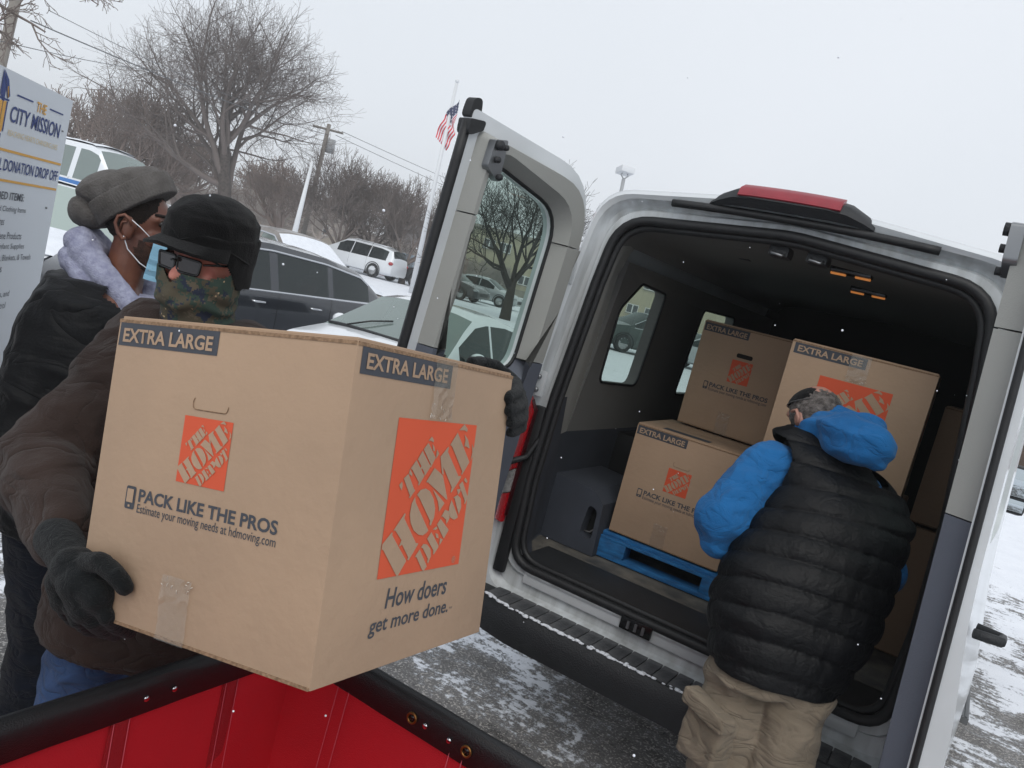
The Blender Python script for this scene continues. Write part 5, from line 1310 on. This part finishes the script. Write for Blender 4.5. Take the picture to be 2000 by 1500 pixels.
vv = car('white passenger van with blue side stripe and snow on the roof, by the sign', 'van', P_WHITE, 5.8, 2.0, [(x, z * 1.08) for x, z in VANT], [(x, z + .22) for x, z in VBELT], spot(140, 370, 20), (RH * .97 - FH * .22), [(-2.5, -1.35), (-1.25, -.15), (-.02, .62), (.76, 1.35)], [1.25, 1.95], [-2.88, -2.6], glassm=M_CLRGL, snow=[(-2.7, 1.1, 11, .045)], tumble=.16, mirrors=(1.35, 1.36), stripe=(1.0, 1.38, -2.6, 1.5, M_STR), name='parked_van')
car('white car with frosted green-tinted windscreen between the sign and the beanie', 'car', P_WHITE, 4.9, 1.95, SUVT, UBELT, spot(95, 430, 11.2), (RH * .45 - FH * .89), [(-1.95, -1.10), (-1.06, -.02), (.04, 1.10)], [.42, 1.25], [-2.2, -1.75], glassm=M_FROST, snow=[(1.3, 2.3, 7, .03), (-1.5, .3, 11, .03)])
car('silver saloon seen through the glass of the open van door', 'car', P_SILV, 4.8, 1.82, SEDAN, SBELT, spot(940, 578, 48), (RH * .92 - FH * .30), [(-.95, -.02), (.04, .95)], [.45, 1.28], [-1.7, -1.0], glassm=M_CGL)
car('black car with its bonnet up against the silver saloon, seen through the van door glass', 'car', P_BLK, 4.8, 1.82, SEDAN, SBELT, spot(868, 562, 44), (RH * .9 - FH * .4), [(-.95, -.02), (.04, .95)], [.45, 1.28], [-1.7, -1.0], glassm=M_CGL)['label'] = 'black saloon left of the silver one, seen through the van door glass'
car('dark green estate car seen through the rear side window of the van', 'car', mat('car_green', '2e3a38', .35, coat=.5), 4.8, 1.9, SUVT, UBELT, spot(1262, 655, 33), (-RH * .92 - FH * .35), [(-1.95, -1.10), (-1.06, -.02), (.04, 1.10)], [.42, 1.25], [-2.2, -1.75], chrome=True)
car('white car with spoked wheels seen through the second side window of the van', 'car', P_SILV, 4.7, 1.82, SEDAN, SBELT, spot(1375, 690, 33), (-RH * .97 - FH * .2), [(-.95, -.02), (.04, .95)], [.45, 1.28], [-1.7, -1.0])

# ================================================================== TREES
M_BARK = mat('bark', '5b5450', .95, noise_amt=.4, noise_scale=9, col2='3a3431', bump=.6, bump_scale=30); M_TWIG = mat('twig_bark', '746a65', .95)
M_TWIGR = mat('red_twig', '82746d', .95); M_BARKF = mat('far_bark', '6f6866', .95)
def tree(label, base, height, spread, seed, levels=6, trunk_r=.3, trunk_h=.28, kids=(5, 3, 3, 3, 3, 3), leader=False, lean=(0, 0), material=None, tmat=None, group='bare winter trees', up=.25, droop=0.0, flat=1.0, min_r=.008, name='bare_tree', kind=None, root=None, jit=.35, tl=None):
    rnd = random.Random(seed); TV = []; TF = []; BV = []; BF = []
    def seg(store, fstore, pts, rads, ns):
        v, f = tube_geo(pts, rads, ns, False); o = len(store); store += [tuple(x) for x in v]; fstore += [tuple(i + o for i in q) for q in f]
    def grow(p, d, ln, r, lv):
        npt = 9 if (leader and lv == 0) else 5 if lv < 2 else (4 if lv < 4 else 3); pts = [p]; rads = [r]; q = p; dd = d
        for i in range(npt):
            dd = (dd + V(rnd.gauss(0, jit), rnd.gauss(0, jit), rnd.gauss(0, jit)) * (.35 if lv else .08) + V(0, 0, up * .22 - droop * .12 * lv)).normalized()
            q = q + dd * (ln / npt); pts.append(q); rads.append(max(min_r, r * (1 - .45 * (i + 1) / npt)))
        if lv == 0: seg(TV, TF, pts, rads, 9)
        else: seg(BV, BF, pts, rads, 7 if lv == 1 else (5 if lv == 2 else 3))
        if lv >= levels: return
        n_ = kids[min(lv, len(kids) - 1)]
        for k in range(n_):
            u = (.45 + .55 * (k + rnd.random() * .6) / n_) if lv else (.72 + .28 * k / n_); idx_ = u * npt; i = min(npt - 1, int(idx_)); q = pts[i].lerp(pts[i + 1], idx_ - i)
            base_d = (pts[i + 1] - pts[i]).normalized(); az = 2 * math.pi * (k / n_ + rnd.random() * .35) + lv * 1.3
            a = V(0, 0, 1) if abs(base_d.z) < .9 else V(1, 0, 0); e1 = base_d.cross(a).normalized(); e2 = base_d.cross(e1)
            if leader and lv == 0: u = .30 + .68 * k / n_; idx_ = u * npt; i = min(npt - 1, int(idx_)); q = pts[i].lerp(pts[i + 1], idx_ - i)
            ang = R(rnd.uniform(28, 62)) * (1.0 if lv else spread) * flat
            nd = (base_d * math.cos(ang) + (e1 * math.cos(az) + e2 * math.sin(az)) * math.sin(ang)).normalized()
            grow(q, nd, ln * (rnd.uniform(.50, .62) * (1.12 - .62 * u) if leader and lv == 0 else rnd.uniform(.58, .80) * (1.5 if lv == 0 else 1)), rads[i] * (rnd.uniform(.42, .58) if leader and lv == 0 else rnd.uniform(.50, .68)), lv + 1)
        if lv: grow(pts[-1], dd, ln * .66, rads[-1], lv + 1)
    grow(V(0, 0, -.3), V(lean[0], lean[1], 1).normalized(), height * trunk_h, trunk_r, 0)
    # fit to the wanted height and width
    A = np.array(BV + TV); zmax = A[:, 2].max()
    s = height / zmax; 
    b = V(*base); b.z = rise(b.x, b.y)
    if kind: return TV, TF, BV, BF, s, b
    TVs = [(x * s, y * s, z * s) for x, y, z in TV]; BVs = [(x * s, y * s, z * s) for x, y, z in BV]
    r = empty(name, b); tag(r, label, 'tree', group)
    raw('trunk', TVs, TF, tmat or M_BARK, r, True, normals=False); raw('crown', BVs, BF, material or M_TWIG, r, True, normals=False)
    return r
def ground_at(px, d, py=500):
    p = spot(px, py, d); return V(p.x, p.y, 0)
tree('largest bare tree with wide rounded crown rising behind the man in the black cap', ground_at(452, 40, 430), 12.8, 1.1, 5, 6, .52, .80, (15, 3, 3, 3, 3, 2), leader=True, lean=(-.17, -.10), up=.24, droop=.10, material=mat('grey_twig', '6b625e', .95))
tree('big bare tree leaning by the beige building, seen through the van door glass', ground_at(992, 34, 600), 6.9, .62, 11, 6, .34, .36, (6, 3, 3, 3, 2, 2), up=.38, material=mat('dark_twig', '2f2b2a', .95), tmat=mat('dark_bark', '37322f', .95))
tree('bare vase-shaped tree nearest the white light pole', ground_at(656, 44), 6.4, 1.0, 21, 6, .20, .22, (6, 3, 3, 3, 3, 2), up=.5)
tree('middle one of the three bare vase-shaped trees above the white minivan', ground_at(724, 46), 6.4, 1.0, 22, 6, .18, .22, (6, 3, 3, 3, 2, 2), up=.5)
tree('bare vase-shaped tree standing beside the flagpole', ground_at(796, 44), 5.8, 1.0, 23, 6, .18, .22, (6, 3, 3, 3, 2, 2), up=.5)
for i, (px, d, h_, sd_, lb) in enumerate(((135, 46, 7.0, 31, 'reddish bare tree directly right of the sign board'), (205, 42, 7.0, 32, 'reddish many-stemmed bare tree above the van with the blue stripe'), (285, 46, 6.6, 33, 'reddish bare tree just left of the largest tree'), (345, 52, 6.2, 34, 'thin bare tree half hidden behind the left limbs of the largest tree'), (560, 55, 6.0, 35, 'low bare tree right of the trunk of the largest tree'))):
    tree(lb, ground_at(px, d, 400), h_, 1.0, sd_, 5, .20, .14, (6, 3, 3, 3, 3), up=.45, material=M_TWIGR)
# far wood as one mass
WV = []; WF = []
rw_ = random.Random(5)
for i in range(16):
    TV, TF, BV, BF, s, b = tree('', (0, 0, 0), rw_.uniform(3.4, 5.2), 1, 100 + i, 4, .16, .2, (6, 4, 4, 4), kind='x', min_r=.016, up=.4)
    for rep in range(3):
        px = -150 + (i * 3 + rep) * 24 + rw_.uniform(-12, 12); d = rw_.uniform(75, 115); q = ground_at(px, d); k = s * rw_.uniform(.8, 1.05)
        for vs, fs in ((TV, TF), (BV, BF)):
            o = len(WV); WV += [(x * k + q.x, y * k + q.y, z * k + .3) for x, y, z in vs]; WF += [tuple(a + o for a in f) for f in fs]
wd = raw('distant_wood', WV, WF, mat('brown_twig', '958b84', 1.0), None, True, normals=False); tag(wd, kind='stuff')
# undergrowth bank that closes the view under the far wood
hv = []; hf = []
for i in range(90):
    px = -300 + i * 14; q = ground_at(px, 124); h_ = 3.6 + 1.4 * noise.noise(V(i * .35, 0, 0)) + .7 * noise.noise(V(i * 1.3, 5, 0))
    q2 = ground_at(px, 130); hv += [(q.x, q.y, .2), (q.x, q.y, .2 + h_ * .8), (q2.x, q2.y, .2 + h_), (q2.x, q2.y, .2)]
for i in range(89):
    for j in range(3): hf.append((i * 4 + j, i * 4 + 4 + j, i * 4 + 5 + j, i * 4 + 1 + j))
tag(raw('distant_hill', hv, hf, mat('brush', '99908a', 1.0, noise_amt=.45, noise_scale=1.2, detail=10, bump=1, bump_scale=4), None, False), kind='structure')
# twigs reaching in at the top left
TWV = []; TWF = []; rt = random.Random(3)
def twig(p, d, ln, r, lv):
    pts = [p]; q = p
    for i in range(5):
        d = (d + V(rt.gauss(0, .16), rt.gauss(0, .16), rt.gauss(0, .16))).normalized(); q = q + d * ln / 5; pts.append(q)
    v, f = tube_geo(pts, [max(.003, r * (1 - .6 * i / 5)) for i in range(6)], 4, False); o = len(TWV); TWV.extend([tuple(x) for x in v]); TWF.extend([tuple(a + o for a in g) for g in f])
    if lv < 3:
        for k in range(4):
            a = V(rt.gauss(0, 1), rt.gauss(0, 1), rt.gauss(0, .6)).normalized(); twig(pts[1 + k], (d * .8 + a * .7).normalized(), ln * .55, r * .5, lv + 1)
for s_, e_, r_ in (((-60, -30), (100, 60), .02), ((-40, 60), (60, 20), .012), ((110, -60), (190, 20), .012), ((-50, 10), (30, 75), .014)):
    a = spot(*s_, 8.0); b = spot(*e_, 8.3); twig(a, (b - a).normalized(), (b - a).length, r_, 0)
tw = raw('overhanging_branch', TWV, TWF, M_TWIG, None, True, normals=False); tag(tw, 'bare twigs of an overhanging branch in the top left corner', 'branch')

# ================================================================== POLES, WIRES, FLAG, LAMP
def pole(name, label, cat, px0, py0, px1, py1, d, r0, r1, m_, group=None):
    a = spot(px0, py0, d); b = spot(px1, py1, d); b2 = V(b.x, b.y, b.z)
    # foot on the ground straight below along the pole's own line
    t = (a - b).normalized(); gz = rise(a.x, a.y); a = a + t * max(0, (a.z - gz) / max(-t.z, .1))
    rt_ = empty(name, a); tag(rt_, label, cat, group)
    tube('shaft', [V(0, 0, 0), (b2 - a)], [r0, r1], m_, rt_, 10); return rt_, a, b2
M_POLEW = mat('white_pole', 'd2d5d8', .5); M_WOODP = mat('weathered_pole', '7d7872', .9); M_POLEG = mat('galvanised', '9ea1a4', .5)
up1, a1, t1 = pole('utility_pole', 'wooden utility pole with transformer, right of the largest tree', 'pole', 601, 420, 643, 243, 48, .16, .12, M_WOODP, 'utility poles')
tube('crossarm', [t1 - a1 + RH * -.9 + V(0, 0, -.3), t1 - a1 + RH * .9 + V(0, 0, -.3)], .07, M_WOODP, up1, 6)
tube('transformer', [t1 - a1 + V(0, 0, -1.6) + RH * .35, t1 - a1 + V(0, 0, -.8) + RH * .35], .25, M_POLEG, up1, 10)
up2, a2, t2 = pole('utility_pole', 'utility pole cut by the top left corner above the sign', 'pole', 5, 112, 33, -10, 16, .10, .10, M_WOODP, 'utility poles')
lp, a3, t3 = pole('light_pole', 'white light pole standing between the largest tree and the vase-shaped trees', 'light pole', 579, 440, 610, 315, 30, .13, .05, M_POLEW)
box('base_sleeve', (-.2, -.2, 0), (.2, .2, .7), M_POLEW, lp, .03)
fp, a4, t4 = pole('flagpole', 'tall white flagpole left of the open van door', 'flagpole', 828, 456, 892, 163, 36, .12, .07, M_POLEW)
v_, f_ = ell_geo(t4 - a4 + V(0, 0, .1), (V(.09, 0, 0), V(0, .09, 0), V(0, 0, .09))); raw('finial', v_, f_, M_POLEW, fp, True)
# limp flag
fl = empty('flag', t4 + V(0, 0, -.6)); tag(fl, 'limp red and white striped flag with blue canton hanging from the flagpole', 'flag')
M_FR = mat('flag_red', 'c4142c', .8); M_FW = mat('flag_white', 'd9d9de', .8); M_FB = mat('flag_blue', '2a3152', .8)
def flagp(u, v):      # u along the fly 0..1, v across the hoist 0..1; the cloth sags into folds
    x = .32 - .36 * u + (v - .5) * .62 * min(1, 2.2 * u) + .04 * math.sin(u * 14 + v * 2); z = -.05 - v * .95 * (1 - .55 * u) - u * 1.85; y = .09 * math.sin(u * 17 + v * 3)
    return RH * x + FH * (y - .22) + V(0, 0, z)
def fpatch(nm, u0, u1, v0, v1, m_, n_=24):
    vs = [flagp(u0 + (u1 - u0) * i / n_, v) for i in range(n_ + 1) for v in (v0, v1)]
    raw(nm, vs, [(2 * i, 2 * i + 2, 2 * i + 3, 2 * i + 1) for i in range(n_)], m_, fl, True)
for k in range(13):
    v0, v1 = k / 13, (k + 1) / 13; fpatch('stripe', .4 if k < 7 else 0, 1, v0, v1, M_FR if k % 2 == 0 else M_FW)
fpatch('canton', 0, .4, 0, 7 / 13, M_FB)
for q in range(20):
    c = flagp(.04 + .34 * (q % 5) / 4, .05 + .44 * (q // 5) / 3) - FH * .02; v_, f_ = ell_geo(c, (RH * .022, UP * .022, FH * .006), 6, 4); raw('star', v_, f_, M_FW, fl)
# car park lamp above the van roof
lmp, a5, t5 = pole('parking_lamp', 'square car park lamp head showing above the van roof', 'lamp', 1212, 380, 1218, 350, 36, .09, .08, M_POLEG)
hm_ = t5 - a5
for q in (-1, 1): tube('lamp_bracket', [hm_ + V(0, 0, .0), hm_ + RH * .16 * q + V(0, 0, .16), hm_ + RH * .10 * q + V(0, 0, .28)], .03, M_POLEG, lmp, 6)
lb_ = box('lamp_head', (-.32, -.32, .24), (.32, .32, .52), M_POLEW, lmp, .03); lb_.matrix_local = Matrix.Translation(hm_) @ Matrix.Rotation(R(50), 4, 'Z') @ Matrix.Rotation(R(-10), 4, 'X')
# wires
def wire(label, p0, p1, sag, r_, m_=None):
    n_ = 24; pts = []
    for i in range(n_ + 1):
        t = i / n_; q = p0.lerp(p1, t); pts.append(q - V(0, 0, sag * 4 * t * (1 - t)))
    o = tube('overhead_wire', pts, r_, m_ or mat('wire', '5f6164', .8), None, 4); tag(o, label, 'wire', 'overhead wires'); return o
wire('upper overhead wire from the top left to the utility pole', spot(95, 20, 20), t1 + RH * -.8 + V(0, 0, -.2), .3, .009)
wire('overhead cable bundle sloping down past the largest tree', spot(60, 40, 20), t1 + RH * .1 + V(0, 0, -.6), .2, .016)
wire('lower overhead wire crossing above the sign', spot(-40, 70, 14), spot(330, 140, 30), .1, .008)
wire('overhead wire from the utility pole towards the flagpole, upper one', t1 + RH * .8 + V(0, 0, -.2), spot(1180, 470, 90), .3, .016)
wire('overhead wire from the utility pole towards the flagpole, lower one', t1 + RH * .5 + V(0, 0, -.5), spot(1180, 490, 90), .3, .016)

# ================================================================== BUILDING, HOUSES, CONTAINERS
M_SIDE = mat('beige_siding', 'b3aa8f', .85, noise_amt=.15, noise_scale=.6); M_STONE = mat('grey_stone', '8c877c', .9, noise_amt=.3, noise_scale=1.5)
M_WFR = mat('window_white', 'd8dadb', .6); M_WGL = mat('window_dark', '30363c', .15)
bd = empty('building', ground_at(1120, 105, 620)); bd.location.z = .4; bd.rotation_euler = (0, 0, math.atan2(RH.y, RH.x)); tag(bd, 'long beige sided building with white windows behind the van', 'building')
# local x across the view, y away
box('wall', (-18.5, 0, -1), (34, 12, 7.3), M_SIDE, bd); box('stone_base', (-18.6, -.12, -1), (34.1, 0.0, .9), M_STONE, bd)
for k in range(26):
    box('siding_course', (-18.5, -.035, .95 + k * .245), (34, -.0, 1.165 + k * .245), M_SIDE, bd)
box('roof_edge', (-18.8, -.5, 7.3), (34.3, 12.4, 7.65), mat('roof_trim', '8f8a80', .8), bd)
wproto = None
def bwin(x, z, w_=1.5, h_=1.2):
    f = box('window', (x - w_ / 2, -.10, z), (x + w_ / 2, -.04, z + h_), M_WFR, bd)
    for q in (-1, 1): box('pane', (x + q * w_ / 4 - w_ * .2, -.115, z + .1), (x + q * w_ / 4 + w_ * .2, -.101, z + h_ - .1), M_WGL, f)
    box('sill', (x - w_ / 2 - .1, -.2, z - .12), (x + w_ / 2 + .1, -.04, z - .002), M_STONE, f)
def bx(px): # local x of a view column
    q = ground_at(px, 105, 600); return (q - V(bd.location.x, bd.location.y, 0)).dot(RH)
for px in (925, 958, 1080, 1113, 1258, 1292, 1420, 1455): bwin(bx(px), 5.0)
for px in (1010, 1045, 1135, 1160, 1235, 1272, 1400): bwin(bx(px), 1.6)
box('garage_door', (bx(950), -.1, -.4), (bx(985), -.04, 1.9), mat('garage_dark', '4d4a44', .8), bd)
def house(label, px, d, w_, h_, wall_m, roof_m, yaw, pyy=440):
    h0 = empty('house', ground_at(px, d, pyy)); h0.location.z = .3; h0.rotation_euler = (0, 0, math.atan2(RH.y, RH.x) + yaw); tag(h0, label, 'house', 'houses beyond the trees')
    box('wall', (-w_ / 2, 0, -1), (w_ / 2, w_ * .8, h_), wall_m, h0)
    r_ = raw('roof', [(-w_ / 2 - .3, -.3, h_), (w_ / 2 + .3, -.3, h_), (w_ / 2 + .3, w_ * .8 + .3, h_), (-w_ / 2 - .3, w_ * .8 + .3, h_), (-w_ / 2 - .3, w_ * .4, h_ + w_ * .42), (w_ / 2 + .3, w_ * .4, h_ + w_ * .42)], [(0, 1, 5, 4), (2, 3, 4, 5), (0, 4, 3), (1, 2, 5), (0, 3, 2, 1)], roof_m, h0)
    for x in (-w_ * .25, w_ * .2): f = box('window', (x - .5, -.06, h_ - 1.9), (x + .5, -.01, h_ - .6), M_WFR, h0); box('pane', (x - .4, -.08, h_ - 1.8), (x + .4, -.062, h_ - .7), M_WGL, f)
M_RF = mat('dark_roof', '4c4644', .9); M_HW = mat('house_wall', '9c9388', .9); M_HW2 = mat('house_wall_tan', '8a7967', .9)
house('small house with steep dark roof between the largest tree and the light pole', 528, 95, 7, 3.6, M_HW2, M_RF, .3); house('house with dark gable roof right of the light pole', 622, 100, 6.5, 3.4, M_HW, M_RF, -.4); house('low house behind the minivan and bare trees', 830, 100, 9, 2.6, M_HW, M_RF, .2, 470)
M_CT = mat('container_blue', '8b9aa5', .7, noise_amt=.25, noise_scale=1.2)
def container(label, px, d, w_, dp, h_):
    c0 = empty('container', ground_at(px, d, 520)); c0.location.z = rise(c0.location.x, c0.location.y); c0.rotation_euler = (0, 0, math.atan2(RH.y, RH.x) - .25); tag(c0, label, 'container', 'containers at the edge of the lot')
    box('shell', (0, 0, 0), (w_, dp, h_), M_CT, c0, .03)
    for k in range(int(w_ / .3)): box('rib', (.1 + k * .3, -.04, .1), (.2 + k * .3, .0, h_ - .1), M_CT, c0)
    for k in range(3): box('rib', (w_, .2 + k * dp / 3, .1), (w_ + .04, .35 + k * dp / 3, h_ - .1), M_CT, c0)
container('pale blue container partly behind the white minivan', 676, 52, 2.4, 1.8, 1.5); container('blue-grey container at the open snowy end of the lot', 738, 50, 1.5, 2.0, 1.65)
rbn = empty('refuse_bin', ground_at(757, 50, 520)); rbn.location.z = rise(rbn.location.x, rbn.location.y); tag(rbn, 'small red bin behind the white minivan', 'bin')
box('bin_body', (-.25, -.25, 0), (.25, .25, .72), mat('bin_red', 'a8242a', .6), rbn, .03); box('bin_lid', (-.28, -.28, .72), (.28, .28, .80), M_PLA, rbn, .02)
fn = empty('fence', ground_at(790, 58, 500)); fn.location.z = rise(fn.location.x, fn.location.y); fn.rotation_euler = (0, 0, math.atan2(RH.y, RH.x)); tag(fn, 'thin black railing fence at the far edge of the snowy lot', 'fence')
for k in range(2): box('rail', (-1, -.02, .35 + k * .65), (7, .02, .41 + k * .65), M_BLK, fn)
for k in range(33): box('picket', (-1 + k * .25, -.015, 0), (-1 + k * .25 + .03, .015, 1.1), M_BLK, fn)
# low brown bank far right
bk = blob('brush_pile', [('e', spot(2040, 850, 24) + V(0, 0, -1.2), (RH * 1.6, FH * 1.2, UP * 1.6))], .12, mat('brush_brown', '5b4a3e', 1, noise_amt=.5, noise_scale=3, bump=1, bump_scale=8), None, 1, folds(.2, (2, 2, 2)))
tag(bk, 'brown brush pile by the snow beyond the side mirror', 'brush pile')
# ================================================================== snow on the bumper, falling flakes
sb = bmesh.new()
for i in range(220):
    u = random.random(); x = -.86 + 1.5 * u; q = max(0, abs(x) - .62) / .31
    if random.random() < (.9 if x < .0 else .45):
        r_ = random.uniform(.004, .011); bmesh.ops.create_icosphere(sb, subdivisions=1, radius=r_, matrix=Matrix.Translation((x, -.148 + .09 * q * q + random.gauss(0, .006), .602)) @ Matrix.Diagonal((1.6, 1, .6, 1)))
tag(obj('snow_ridge', sb, M_SNOW, None, True), kind='stuff')
sf2 = bmesh.new(); rf = random.Random(12)
for i in range(150):
    d = rf.uniform(1.1, 6); p = spot(rf.uniform(0, 2000), rf.uniform(0, 1500), d)
    if p.z < .1: continue
    bmesh.ops.create_icosphere(sf2, subdivisions=1, radius=rf.uniform(.0011, .0026), matrix=Matrix.Translation(p))
tag(obj('falling_snow', sf2, M_SNOW, None, True), kind='stuff')

# ================================================================== winter air
hz = box('haze', (-330, -30, -1.5), (260, 330, 16.5), None, None); hz.data.materials.clear()
HM = bpy.data.materials.new('winter_air'); HM.use_nodes = True; hn = HM.node_tree; hn.nodes.clear(); ho = hn.nodes.new('ShaderNodeOutputMaterial'); pv = hn.nodes.new('ShaderNodeVolumePrincipled')
pv.inputs['Color'].default_value = (.96, .975, .99, 1); pv.inputs['Density'].default_value = .0026; pv.inputs['Anisotropy'].default_value = .2
hn.links.new(pv.outputs[0], ho.inputs['Volume']); hz.data.materials.append(HM); tag(hz, kind='stuff')
